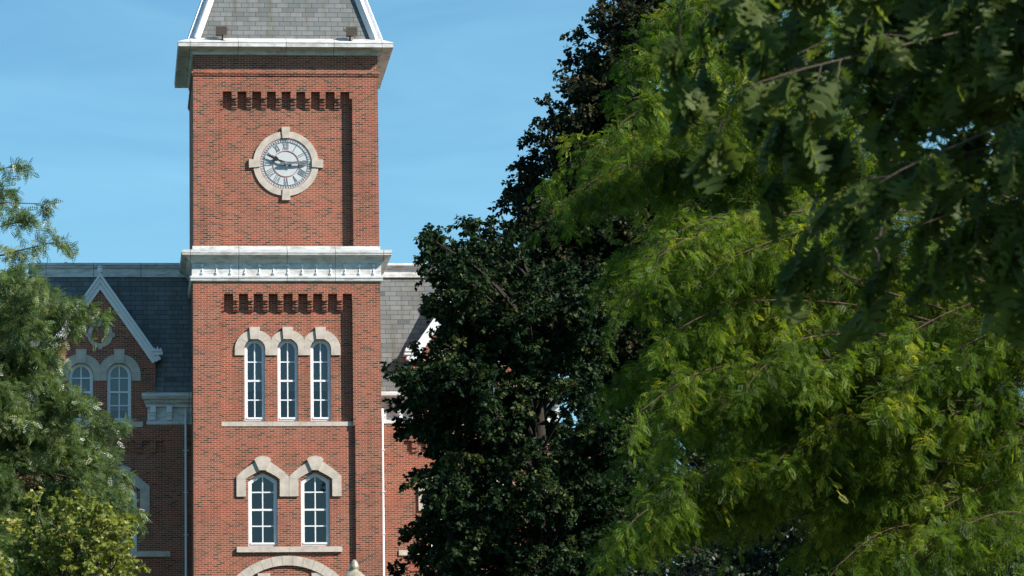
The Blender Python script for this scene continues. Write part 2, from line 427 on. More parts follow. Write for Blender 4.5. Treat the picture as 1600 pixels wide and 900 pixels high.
def tower():
    # ---- pixel measures
    z_top = az(80); z_mid0 = az(386); z_mid1 = az(441)
    xl, xr = ax(344.5, 250, 0), ax(551, 250, 0)
    wall = MB()
    # upper stage, piers and spandrel (front plane y = 0)
    zs = az(143); z_lo = z_mid1
    def piers(x_l, x_r, hw, y0, z0, z1, rec):
        wall.xz(-hw, x_l, z0, z1, y0); wall.xz(x_r, hw, z0, z1, y0)
        wall.yz(x_l, y0, y0+rec, z0, z1); wall.yz(x_r, y0, y0+rec, z0, z1)
    def teeth(x_l, x_r, zt, y0, rec, first, pitch, sw, count, h):
        xs = []; x = first
        for i in range(count): xs.append((x, x+sw)); x += pitch
        tb = [(x_l, xs[0][0])] + [(a[1], b[0]) for a, b in zip(xs, xs[1:])] + [(xs[-1][1], x_r)]
        for j, (a, b) in enumerate(tb):
            if b-a < 0.02: continue
            steps = ((0.0, 0.0, 0.42), (0.075, 0.42, 0.58), (0.12, 0.58, 0.74), (0.165, 0.74, 0.9), (0.205, 0.9, 1.0))
            if j == 0 and b-a < 0.25: steps = ((0.0, 0, .55), (0.1, .55, .75), (0.18, .75, 1))
            for dy, p, q in steps:
                if dy >= rec-0.01: continue
                wall.box(a, b, y0+dy, y0+rec, zt-h*q, zt-h*p, 'u' if p == 0 else '')
    piers(xl, xr, H, 0, z_mid0-0.3, zs, REC)
    wall.xz(-H, H, zs, z_top, 0)
    wall.xy(xl, xr, 0, REC, zs)
    wall.xz(xl, xr, z_mid0-0.3, zs+0.02, REC)
    wall.yz(-H, 0, TD, z_mid0-0.3, z_top); wall.yz(H, 0, TD, z_mid0-0.3, z_top); wall.xz(-H, H, z_mid0-.3, z_top, TD)
    p = PXM
    teeth(xl, xr, zs, 0, REC, ax(348, 150, 0), 23.05*p, 14.0*p, 9, 0.62)
    # brick string course below the upper cornice shadow
    zb = az(114.5)
    wall.rect_sweep([(0, zb-0.11), (0.035, zb-0.10), (0.035, zb-0.035), (0.06, zb-0.03), (0.06, zb+0.045), (0, zb+0.05)], -H, H, 0, TD)
    # lower stage
    H2 = 3.395; y2 = -0.03
    z_s1 = az(665); zs2 = az(459); zbot = BASE_Z
    xl2, xr2 = ax(346, 560, 0), ax(551.5, 560, 0)
    xl3, xr3 = ax(346, 760, 0), ax(555.5, 760, 0)
    rec2, rec3 = REC+0.03, 0.15
    wall.xz(-H2, H2, zs2, z_mid1+0.3, y2); wall.xy(xl2, xr2, y2, y2+rec2, zs2)
    piers(xl2, xr2, H2, y2, z_s1, zs2, rec2)
    teeth(xl2, xr2, zs2, y2, rec2, ax(350, 470, 0), 23.1*p, 14.3*p, 9, 0.62)
    wall.yz(-H2, y2, TD, zbot, z_mid1+.3); wall.yz(H2, y2, TD, zbot, z_mid1+.3); wall.xz(-H2, H2, zbot, z_mid1+.3, TD)
    # windows of the lower stage
    W3 = []; zw0, zw1 = az(656.5), az(528.5)
    for a, b in ((382.2, 414.4), (433.8, 466.0), (485.3, 517.4)):
        x0, x1 = ax(a, 600, 0.2), ax(b, 600, 0.2); W3.append(((x0+x1)/2, (x1-x0)/2))
    Yr = y2+rec2
    holes = [arch_outline(c, h, zw0, zw1) for c, h in W3]
    wall.fill([(xl2, z_s1), (xr2, z_s1), (xr2, zs2+.02), (xl2, zs2+.02)], holes, Yr)
    for h in holes: wall.sides(h, Yr, Yr+0.30)
    W2 = []; zv0, zv1 = az(853), az(737.5)
    for a, b in ((388.0, 433.5), (470.5, 515.5)):
        x0, x1 = ax(a, 800, .1), ax(b, 800, .1); W2.append(((x0+x1)/2, (x1-x0)/2))
    Yl = y2+rec3
    # big entrance arch
    acx = ax(449.5, 890, 0); aR = 116*p; az_top = az(868); acz = az_top-aR; ri = aR-14.5*p
    def arc(r, n=28, a0=0.0): return [(acx-r*math.cos(math.pi*i/n), acz+r*math.sin(math.pi*i/n)) for i in range(n+1)]
    arch_hole = [(acx-ri, zbot+0.02)] + arc(ri) + [(acx+ri, zbot+0.02)]
    piers(xl3, xr3, H2, y2, zbot, z_s1, rec3)
    wall.xy(xl3, xr3, y2, y2+rec3, z_s1) if False else None
    holes2 = [point_outline(c, h, zv0, zv1) for c, h in W2]
    wall.fill([(xl3, zbot), (xr3, zbot), (xr3, z_s1), (xl3, z_s1)], holes2+[arch_hole], Yl)
    for h in holes2: wall.sides(h, Yl, Yl+0.30)
    wall.sides(arch_hole, Yl, Yl+0.05)
    wall.fill(arch_hole, [], Yl+0.05)
    # ledge closing the step between the two recess depths
    wall.xy(xl2, xr2, Yl, Yr+0.01, z_s1-0.001)
    wall.build('tower_wall', BRICK, bld, origin=(0, 0, BASE_Z))
    # sashes
    for c, h in W3:
        add_window(c, h, zw0, zw1, Yr, 'arch', [az(563.5), az(623)], az(593), blind=az(608))
    for c, h in W2:
        add_window(c, h, zv0, zv1, Yl, 'point', [az(768), az(821)], az(795.5))
    # ---- stone sills
    for (a, b, zt, zb_, y0, y1, nm) in ((xl2+0.004, xr2-0.004, az(657.2), az(665.2), y2+0.13, Yr+.12, 0), (ax(370, 857, 0), ax(535, 857, 0), az(853.2), az(862.5), Yl-0.11, Yl+.12, 1)):
        s = MB(); s.poly([(a,y0,zt-.03),(b,y0,zt-.03),(b,y1,zt),(a,y1,zt)]); s.box(a, b, y0, y1, zb_, zt-.03, 'u')
        cx = (a+b)/2
        s.cur = 1
        for q in ((0.385, 0.64) if nm == 0 else (0.5,)): s.box(a+(b-a)*q-.004, a+(b-a)*q+.004, y0-.002, y0+.01, zb_, zt-.032)
        s.build('window_sill', [STONE, STONE_DARK], bld, origin=(cx, y0, zb_))
    # ---- round-arched hoods over the three windows
    zsp = zw1-W3[0][1]; ro = 31.0*p; zhb = az(553.8)
    for i, (c, h) in enumerate(W3):
        lim_l = c-ro if i == 0 else (W3[i-1][0]+c)/2
        lim_r = c+ro if i == 2 else (W3[i+1][0]+c)/2
        n = 24; A = []; B = []
        hi = h+0.01
        cz = az(514.2)-ro
        A.append((max(c-ro, lim_l), zhb)); B.append((c-hi, zhb))
        for k in range(n+1):
            t = math.pi*k/n; x = c-ro*math.cos(t); z = cz+ro*math.sin(t)
            xx = min(max(x, lim_l+.002), lim_r-.002)
            if xx != x:                                   # neighbouring arches meet on the mid line
                z = min(z, cz+math.sqrt(max(ro*ro-(xx-c)**2, 0)))
            A.append((xx, z)); B.append((c-hi*math.cos(t), zsp+hi*math.sin(t)))
        A.append((min(c+ro, lim_r), zhb)); B.append((c+hi, zhb))
        m = MB(); m.ring(A, B, Yr-0.06, Yr+0.02, closed=False)
        m.cur = 1
        for sgn in (-1, 1):                               # mortar joints
            t = R(40); 
            p0 = (c+sgn*(hi+.02)*math.cos(t), zsp+(hi+.02)*math.sin(t)); p1 = (c+sgn*(ro-.06)*math.cos(t)*0.98, cz+(ro-.06)*math.sin(t)*.92)
            dx, dz = p1[0]-p0[0], p1[1]-p0[1]; L = math.hypot(dx, dz); nx, nz = -dz/L*.007, dx/L*.007
            m.poly([(p0[0]-nx,Yr-.0625,p0[1]-nz),(p1[0]-nx,Yr-.0625,p1[1]-nz),(p1[0]+nx,Yr-.0625,p1[1]+nz),(p0[0]+nx,Yr-.0625,p0[1]+nz)])
        hood = m.build('window_hood', [STONE, STONE_DARK], bld, origin=(c, Yr, zhb))
        kz1, kz0 = az(509.8), zw1-0.01
        k = MB(); k.prism([(c-6.6*p, kz0), (c+6.6*p, kz0), (c+8.4*p, kz1), (c-8.4*p, kz1)], Yr-0.12, Yr+0.01)
        k.build('keystone', STONE, hood, origin=(c, Yr, kz0))
    # ---- pointed hoods over the pair below
    for i, (c, h) in enumerate(W2):
        ow = 40.5*p; iw = 26.2*p; zb_ = az(775.3); zsh = az(744); zap = az(713.5); zis = az(748); zia = az(733)
        f = lambda t: t**0.85
        A = [(c-ow, zb_), (c-ow, zsh)] + [(c-ow*(1-t), zsh+(zap-zsh)*f(t)) for t in (.2,.4,.6,.8)] + [(c, zap)]
        B = [(c-iw, zb_), (c-iw, zis)] + [(c-iw*(1-t), zis+(zia-zis)*f(t)) for t in (.2,.4,.6,.8)] + [(c, zia)]
        A += [(2*c-x, z) for x, z in A[:-1][::-1]]; B += [(2*c-x, z) for x, z in B[:-1][::-1]]
        m = MB(); m.ring(A, B, Yl-0.07, Yl+0.02, closed=False); m.cur = 1
        for sx in (-1, 1): m.box(c+sx*iw, c+sx*ow, Yl-.0715, Yl-.06, zis-.004, zis+.004)
        hood = m.build('window_hood', [STONE, STONE_DARK], bld, origin=(c, Yl, zb_))
        k = MB(); kz1, kz0 = az(712.2), az(734.5)
        k.prism([(c-5.6*p, kz0), (c+5.6*p, kz0), (c+13*p, kz1-.13), (c+9*p, kz1-.04), (c, kz1), (c-9*p, kz1-.04), (c-13*p, kz1-.13)], Yl-0.14, Yl+0.01)
        k.build('keystone', STONE, hood, origin=(c, Yl, kz0))
    # ---- stone ring of the entrance arch, one voussoir after another
    m = MB(); nv = 21
    A, B = arc(aR, 42), arc(ri-.006, 42)
    m.ring(A, B, Yl-0.04, Yl+0.045, closed=False); m.cur = 1
    for i in range(1, nv):
        t = math.pi*i/nv
        p0 = (acx-(ri+.004)*math.cos(t), acz+(ri+.004)*math.sin(t)); p1 = (acx-(aR-.004)*math.cos(t), acz+(aR-.004)*math.sin(t))
        nx, nz = math.sin(t)*.008, math.cos(t)*.008
        m.poly([(p0[0]-nx,Yl-.0425,p0[1]-nz),(p1[0]-nx,Yl-.0425,p1[1]-nz),(p1[0]+nx,Yl-.0425,p1[1]+nz),(p0[0]+nx,Yl-.0425,p0[1]+nz)])
    m.build('entrance_arch', [STONE, STONE_DARK], bld, origin=(acx, Yl, acz))
    for a, b in ((402, 422), (486, 505)):
        k = MB(); x0, x1 = ax(a, 897, .4), ax(b, 897, .4); z1 = az(895); k.prism([(x0+.07, z1-.5), (x1-.07, z1-.5), (x1, z1), (x0, z1)], Yl-.02, Yl+.06)
        k.build('keystone', STONE, bld, origin=((x0+x1)/2, Yl+.4, z1-.5))
    # ---- upper cornice
    c = MB(); z = ZC
    prof = [(0.0, z-.21), (0.03, z-.21), (0.03, z-.10), (0.06, z-.095), (0.10, z-.06), (0.20, z-.035), (0.30, z-.025), (0.46, z-.02), (0.51, z-.015), (0.545, z-.01),
            (0.545, z+.13), (0.56, z+.135), (0.56, z+.165), (0.2, z+.33), (-.05, z+.42)]
    c.rect_sweep(prof, -H, H, 0, TD)
    c.build('tower_cornice', PAINT, bld, origin=(0, 0, z))
    # ---- slate roof of the tower with painted hips
    zr = z+0.37; s_ = 20.5/61.0; hr = 9.0; H0 = H-0.02
    def rp(t, sx, sy):
        e = H0-s_*t; return (sx*e, TD/2+sy*e, zr+t)
    m = MB()
    for (a, b) in (((-1,-1),(1,-1)), ((1,-1),(1,1)), ((1,1),(-1,1)), ((-1,1),(-1,-1))):
        m.poly([rp(-0.1,*a), rp(-0.1,*b), rp(hr,*b), rp(hr,*a)])
    m.poly([rp(hr,-1,-1), rp(hr,1,-1), rp(hr,1,1), rp(hr,-1,1)])
    roof = m.build('tower_roof', SLATE, bld, origin=(0, TD/2, zr))
    for sx, sy in ((-1,-1), (1,-1), (1,1), (-1,1)):
        hm = MB()
        a, b = Vector(rp(-.02, sx, sy)), Vector(rp(hr+.1, sx, sy)); d = (b-a).normalized()
        o = Vector((sx, sy, 0)).normalized(); side = d.cross(o).normalized(); o = side.cross(d).normalized()
        if o.dot(Vector((sx, sy, 0))) < 0: o = -o
        sec = [(-.20, -.13), (-.215, .12), (-.15, .13), (-.14, .0), (.14, .0), (.15, .13), (.215, .12), (.20, -.13)]
        pa = [a+side*u+o*v for u, v in sec]; pb = [b+side*u+o*v for u, v in sec]
        for i in range(len(sec)-1): hm.poly([pa[i], pa[i+1], pb[i+1], pb[i]])
        hm.poly(pa)
        hm.build('hip_trim', PAINT_PLAIN, roof, origin=a)
    # ---- middle cornice
    c = MB(); zt = az(390, -.44); zf = az(396.5, -.42); zg = az(409); zh = az(432.5); zi = az(440.5)
    o1 = 0.44; of = 0.06; ol = 0.14
    prof = [(0.0, zi-.02), (of+.02, zi), (of+.05, zi+.03), (ol-.02, zh-.08), (ol, zh-.06), (ol, zh), (of, zh+.035), (of, zg-.08), (of+.05, zg-.07), (of+.06, zg-.02), (0.17, zg+.03), (0.22, zg+.12), (0.36, zf-.05), (0.42, zf-.03), (0.42, zf+.03),
            (o1, zf+.035), (o1, zt), (0.12, zt+.055), (0.035, zt+.06), (0.035, az(386)+.03), (-.08, az(386)+.05)]
    c.rect_sweep(prof, -H, H, 0, TD)
    corn = c.build('belt_cornice', PAINT, bld, origin=(0, 0, zi))
    # small turned drops along the frieze
    first = None
    for i in range(13):
        px = 315.8+i*22.32; x = ax(px, 420, -.06); zc = az(415.2)
        if first is None:
            d = MB(); y = -of
            def ball(cz, r, sc=1.0):
                d.lathe((x, y-.012, cz), [(r*math.sin(math.pi*k/8)+.002, -r*sc*math.cos(math.pi*k/8)) for k in range(9)], 12)
            ball(zc, .062); ball(zc-.20, .022, 4.0); ball(zc-.30, .056)
            first = d.build('drop_ornament', PAINT_PLAIN, corn, smooth=True, origin=(x, y, zc)); x_first = x
        else: copy_part(first, corn, (x-x_first, 0, 0))
    return dict(Yr=Yr, Yl=Yl)
TW = tower()

# ------------------------------------------------------------------ wings (measured on the left one, mirrored for the right one)
def wing(s):
    """s = -1 left, +1 right; coordinates are distances from the tower's centre"""
    Y = WY
    def d(px, py, YY=Y): return -ax(px, py, YY)               # distance left of the tower centre
    def zz(py, px=200, YY=Y): return az(py, YY, px)
    X = lambda u: s*u
    u_in = 3.30                                                # meets the tower's side
    u_end = d(47, 420, Y+1.25)+.55
    u_g = d(156.5, 520)                                        # gable axis
    g_r = d(243, 560); hg = u_g-g_r                            # half width of the gable bay at its foot
    z_foot = zz(560); z_apex = zz(438); z_e = zz(640); z_base = BASE_Z
    zc0, zc1 = zz(665), zz(617)
    # --- wall with the wall dormer, openings cut
    zw0, zw1 = zz(659), zz(567.5); ww = d(167.3, 620)-d(205.2, 620); hw = ww/2; off = u_g-(d(167.3, 620)+d(205.2, 620))/2
    W_up = [(u_g-off, hw), (u_g+off, hw)]
    zl0, zl1 = zz(862), zz(757); hl = (d(170, 800)-d(214, 800))/2
    offl = u_g-(d(170, 800)+d(214, 800))/2
    W_lo = [(u_g-offl, hl), (u_g+offl, hl)]
    slope = (z_apex-z_foot)/hg
    outer = [(u_in, z_base), (u_end, z_base), (u_end, zc0+.05), (u_g+hg, zc0+.05), (u_g+hg, z_foot), (u_g, z_apex), (u_g-hg, z_foot), (u_g-hg, zc0+.05), (u_in, zc0+.05)]
    holes = [arch_outline(c, h, zw0, zw1) for c, h in W_up]+[point_outline(c, h, zl0, zl1) for c, h in W_lo]
    mx = lambda P: [(X(a), b) for a, b in P]
    m = MB(); m.fill(mx(outer), [mx(h) for h in holes], Y)
    for h in holes: m.sides(mx(h), Y, Y+.3)
    m.yz(X(u_end), Y, Y+10, z_base, zc0+.05)
    m.xz(X(u_in), X(u_end), z_base, zc0+.05, Y+10)
    for k in (-1, 1): m.yz(X(u_g+k*hg), Y, Y+1.6, zc0, z_foot)
    # stepped brick dentils under the cornice, sunk slots between piers
    zt = zz(690); e_ = u_end-.02; x0 = 4.40; yb = Y-.11
    m.box(X(u_in), X(x0), yb, Y-.003, z_base, zt)
    m.box(X(u_in), X(e_), yb, Y-.003, zt+.001, zc0+.02)
    x = x0+.30
    while x < e_-.1:
        m.box(X(x), X(x+.22), yb, Y-.003, zt-.27, zt); m.box(X(x), X(x+.22), yb+.05, Y-.003, zt-.42, zt-.271)
        x += .52
    zline = zz(881, 250)
    m.box(X(x0+.002), X(u_end), Y-.025, Y-.003, zline-.03, zline+.03)
    m.build('wing_wall', BRICK, bld, origin=(X(u_g), Y, z_base))
    for c, h in W_up: add_window(X(c), h, zw0, zw1, Y, 'arch', [zz(590), zz(633)], zz(612), blind=zz(640))
    for c, h in W_lo: add_window(X(c), h, zl0, zl1, Y, 'point', [zz(786), zz(838)], zz(812))
    p = PXM*1.02
    # --- hoods and sills
    ro = 33.0*p; zhb = zz(595); zsp = zw1-hw
    for c, h in W_up:
        n = 20; A = []; B = []
        A.append((c-ro, zhb)); B.append((c-h-.01, zhb))
        for k in range(n+1):
            t = math.pi*k/n; A.append((c-ro*math.cos(t), zsp+.02+(ro-.02)*math.sin(t))); B.append((c-(h+.01)*math.cos(t), zsp+(h+.01)*math.sin(t)))
        A.append((c+ro, zhb)); B.append((c+h+.01, zhb))
        lim = (lambda x: max(x, u_g+.003)) if c > u_g else (lambda x: min(x, u_g-.003))
        A = [(lim(x), z if lim(x) == x else min(z, zsp+.02+math.sqrt(max(ro*ro-(lim(x)-c)**2, 0))*(ro-.02)/ro)) for x, z in A]
        m = MB(); m.ring(mx(A), mx(B), Y-.06, Y+.02, closed=False)
        hood = m.build('window_hood', STONE, bld, origin=(X(c), Y, zhb))
        k = MB(); kz0, kz1 = zw1-.01, zz(546); k.prism(mx([(c-7*p, kz0), (c+7*p, kz0), (c+8.5*p, kz1), (c-8.5*p, kz1)]), Y-.12, Y+.01)
        k.build('keystone', STONE, hood, origin=(X(c), Y, kz0))
    for c, h in W_lo:
        ow = 41*p; iw = 26.2*p; zb_ = zz(800); zsh = zz(760); zap = zz(729); zis = zz(765); zia = zz(750)
        A = [(c-ow, zb_), (c-ow, zsh), (c-ow*.5, (zsh+zap)/2+.05), (c, zap), (c+ow*.5, (zsh+zap)/2+.05), (c+ow, zsh), (c+ow, zb_)]
        B = [(c-iw, zb_), (c-iw, zis), (c-iw*.5, (zis+zia)/2+.03), (c, zia), (c+iw*.5, (zis+zia)/2+.03), (c+iw, zis), (c+iw, zb_)]
        m = MB(); m.ring(mx(A), mx(B), Y-.07, Y+.02, closed=False)
        hood = m.build('window_hood', STONE, bld, origin=(X(c), Y, zb_))
        k = MB(); kz1, kz0 = zz(727), zz(752)
        k.prism(mx([(c-5.6*p, kz0), (c+5.6*p, kz0), (c+13*p, kz1-.13), (c, kz1), (c-13*p, kz1-.13)]), Y-.14, Y+.01)
        k.build('keystone', STONE, hood, origin=(X(c), Y, kz0))
    for a, b, zt, zb_ in ((u_g-66*p, u_g+66*p, zz(659.5), zz(668)), (d(266, 866), 2*u_g-d(266, 866), zz(862), zz(870.5))):
        m = MB(); m.box(X(a), X(b), Y-.16, Y+.1, zb_, zt); m.build('window_sill', STONE, bld, origin=(X((a+b)/2), Y, zb_))
    # --- round ornament in the gable
    cz = zz(523.5); m = MB(); n = 32
    ring_ = lambda r: [(u_g+r*math.cos(2*math.pi*k/n), cz+r*math.sin(2*math.pi*k/n)) for k in range(n)]
    m.ring(mx(ring_(19.5*p)), mx(ring_(13.5*p)), Y-.05, Y+.01)
    for t in range(4):
        a = math.pi/2*t; m.prism(mx([(u_g+math.cos(a)*r*p-math.sin(a)*w_*p, cz+math.sin(a)*r*p+math.cos(a)*w_*p) for r, w_ in ((15, -2.4), (22.5, -3.2), (22.5, 3.2), (15, 2.4))]), Y-.065, Y+.01)
    m.build('gable_roundel', STONE, bld, origin=(X(u_g), Y, cz))
    # --- mansard roof
    y_top = Y+1.25; z_top = zz(431, 200, y_top); ye = Y-.02
    rake = 0.75
    m = MB()
    ze = zc1+.05; yz_ = lambda z: ye+(y_top-ye)*(z-ze)/(z_top-ze)
    shape = [(u_in, ze), (u_g-hg, ze), (u_g-hg, z_foot), (u_g, z_apex), (u_g+hg, z_foot), (u_g+hg, ze), (u_end, ze), (u_end-rake, z_top), (u_in, z_top)]
    vs = [Vector((X(a), b, 0)) for a, b in shape]
    for t in tessellate_polygon([vs]):
        m.poly([(vs[i].x, yz_(vs[i].y), vs[i].y) for i in t])
    m.poly([(X(u_end), ye, zc1+.05), (X(u_end), Y+10, zc1+.05), (X(u_end-rake), Y+9, z_top), (X(u_end-rake), y_top, z_top)])
    m.poly([(X(u_end), Y+10, zc1+.05), (X(u_in), Y+10, zc1+.05), (X(u_in), Y+9, z_top), (X(u_end-rake), Y+9, z_top)])
    m.poly([(X(u_in), y_top, z_top), (X(u_end-rake), y_top, z_top), (X(u_end-rake), Y+9, z_top), (X(u_in), Y+9, z_top)])
    # dormer roof planes behind the gable
    ov = 0.10
    for k in (-1, 1):
        m.poly([(X(u_g), Y-.02, z_apex+ov), (X(u_g+k*(hg+.08)), Y-.02, z_foot-.08*slope+ov), (X(u_g+k*(hg+.08)), Y+2.4, z_foot-.08*slope+ov), (X(u_g), Y+2.4, z_apex+ov)])
    roof = m.build('wing_roof', SLATE, bld, origin=(X(u_g), y_top, z_top))
    hm = MB(); hm.tube([(X(u_end+.02), ye-.02, zc1+.05), (X(u_end-rake+.02), y_top-.02, z_top)], [.17, .17], 8)
    hm.build('hip_trim', PAINT_PLAIN, roof, origin=(X(u_end), ye, zc1))
    # --- roof coping along the top of the mansard
    m = MB(); zt = zz(411, 200, y_top); zm = zz(420, 200, y_top); zb_ = z_top-.06
    prof = [(y_top+.05, zb_), (y_top-.10, zb_), (y_top-.10, zm-.03), (y_top-.14, zm-.02), (y_top-.20, zm+.03), (y_top-.20, zm+.07), (y_top-.27, zm+.10), (y_top-.27, zm+.15), (y_top-.05, zt), (y_top+.2, zt+.02)]
    ue = u_end-rake
    for (ya, za), (yb, zb2) in zip(prof, prof[1:]):
        oa, ob_ = y_top-ya, y_top-yb
        m.poly([(X(u_in), ya, za), (X(ue+oa), ya, za), (X(ue+ob_), yb, zb2), (X(u_in), yb, zb2)])
        m.poly([(X(ue+oa), ya, za), (X(ue+oa), Y+9, za), (X(ue+ob_), Y+9, zb2), (X(ue+ob_), yb, zb2)])
    m.xy(X(u_in), X(ue), y_top+.1, Y+9, zt+.02)
    m.build('roof_coping', PAINT, bld, origin=(X(u_g), y_top, zb_))
    # --- rake boards
    for k in (-1, 1):
        m = MB(); L = math.hypot(hg, z_apex-z_foot); tx, tz = k*hg/L, -(z_apex-z_foot)/L; nx, nz = k*(z_apex-z_foot)/L, hg/L
        def strip(n0, n1, y0, y1, ext=0.0):
            pts = []
            for nn, along in ((n0, 0), (n1, 0), (n1, 1), (n0, 1)):
                # the two boards meet on the axis of the gable
                if along == 0:
                    t0 = -(nn*nx)/tx; pts.append((u_g, z_apex+nn*nz+t0*tz))
                else: pts.append((u_g+nn*nx+tx*(L+ext), z_apex+nn*nz+tz*(L+ext)))
            m.prism(mx(pts), y0, y1, back=True)
        strip(-.20, -.06, Y-.10, Y+.05, .10); strip(-.058, .06, Y-.17, Y+.05, .13); strip(.062, .14, Y-.26, Y+.05, .15)
        ex, ez = u_g+tx*(L+.05), z_apex+tz*(L+.05)
        rb = m.build('gable_trim', PAINT_PLAIN, bld, origin=(X(u_g), Y, z_apex))
        kb = MB(); bx = u_g+k*(hg+.10); bz = zz(556)
        kb.box(X(bx-.16), X(bx+.18), Y-.30, Y+.25, bz, bz+.12); kb.box(X(bx-.13), X(bx+.24), Y-.34, Y+.26, bz+.122, bz+.20)
        for q in (-1, 0, 1): kb.prism(mx([(bx+.03+q*.11-.055, bz+.2), (bx+.03+q*.11+.055, bz+.2), (bx+.03+q*.11+.01, bz+.34-.05*abs(q))]), Y-.2, Y+.1, back=True)
        kb.build('kneeler', PAINT_PLAIN, rb, origin=(X(bx), Y, bz))
    f = MB(); f.lathe((X(u_g), Y-.1, z_apex+.16), [(.03, 0), (.05, .08), (.10, .12), (.12, .2), (.08, .28), (.11, .32), (.03, .38)], 10)
    f.build('gable_finial', PAINT_PLAIN, bld, origin=(X(u_g), Y, z_apex))
    # --- eaves cornice between the tower and the gable
    for ua, ub, e0, e1 in ((u_in+.02, d(232, 640), 0, 1), (2*u_g-d(232, 640), u_end+.3, 1, 0)):
        m = MB()
        zs = [zz(v, 260) for v in (665, 658, 637, 627, 617)]
        prof = [(Y+.02, zs[0]), (Y-.10, zs[0]), (Y-.16, zs[0]+.05), (Y-.16, zs[1]-.01), (Y-.08, zs[1]+.02), (Y-.08, zs[2]), (Y-.20, zs[2]), (Y-.22, zs[2]+.09), (Y-.30, zs[3]-.10), (Y-.33, zs[3]-.06), (Y-.33, zs[3]), (Y-.46, zs[3]+.03), (Y-.52, zs[4]-.12), (Y-.54, zs[4]-.08), (Y-.54, zs[4]), (Y-.1, zs[4]+.10), (Y+.05, zs[4]+.10)]
        for (ya, za), (yb, zb2) in zip(prof, prof[1:]):
            oa, ob_ = (Y-ya)*e1*.5, (Y-yb)*e1*.5; pa, pb = (Y-ya)*e0*.5, (Y-yb)*e0*.5
            m.poly([(X(ua-pa), ya, za), (X(ub+oa), ya, za), (X(ub+ob_), yb, zb2), (X(ua-pb), yb, zb2)])
        if e1: m.poly([(X(ub+(Y-a)*.5), a, b) for a, b in prof])
        if e0: m.poly([(X(ua-(Y-a)*.5), a, b) for a, b in prof])
        cn = m.build('eaves_cornice', PAINT, bld, origin=(X((ua+ub)/2), Y, zs[0]))
        if ua < u_g:
            for px in (239, 264.5):
                c = d(px, 650); b = MB(); w_ = 4.3*p; zm = (zs[1]+zs[2])/2
                b.box(X(c-w_), X(c+w_), Y-.30, Y-.075, zm+.04, zs[2]+.03); b.box(X(c-w_), X(c+w_), Y-.22, Y-.075, zm-.05, zm+.038); b.box(X(c-w_*.85), X(c+w_*.85), Y-.15, Y-.075, zs[1]+.021, zm-.052)
                b.build('cornice_bracket', PAINT_PLAIN, cn, origin=(X(c), Y, zs[1]))
    # --- downpipe in the corner by the tower
    c = d(290.3, 760); pt = zz(640, 290); m = MB()
    m.tube([(X(c), Y-.19, z_base), (X(c), Y-.19, pt-.6), (X(c), Y-.2, pt-.5), (X(c), Y-.2, pt)], [.048]*4, 10)
    dp = m.build('downpipe', PAINT_PLAIN, bld, smooth=True, origin=(X(c), Y-.15, z_base))
    for py in (705, 770.5, 836.5):
        b = MB(); zb_ = zz(py, 290); b.box(X(c-.085), X(c+.085), Y-.25, Y-.112, zb_-.02, zb_+.02); b.build('pipe_bracket', PAINT_PLAIN, dp, origin=(X(c), Y-.15, zb_))
    return dict(y_top=y_top, z_top=zt)
WL = wing(-1); WR = wing(1)

def lightning_cables():
    y = WL['y_top']+.3
    for a, b, h in ((97, 109, 3), (206, 217, 1.5), (240, 265, 1.5)):
        m = MB(); x0, x1 = ax(a, 411, y), ax(b, 411, y); z = WL['z_top']
        m.tube([(x0+(x1-x0)*t, y, z-.02+.023*h*1.3*math.sin(math.pi*t)) for t in [i/10 for i in range(11)]], [.012]*11, 5)
        m.build('roof_cable', DARKMETAL, bld, origin=(x0, y, z))
    m = MB(); x = ax(74, 405, y); m.tube([(x, y, WL['z_top']-.02), (x, y, az(402, y, 74))], [.013, .008], 5)
    m.build('lightning_rod', DARKMETAL, bld, origin=(x, y, WL['z_top']))
lightning_cables()

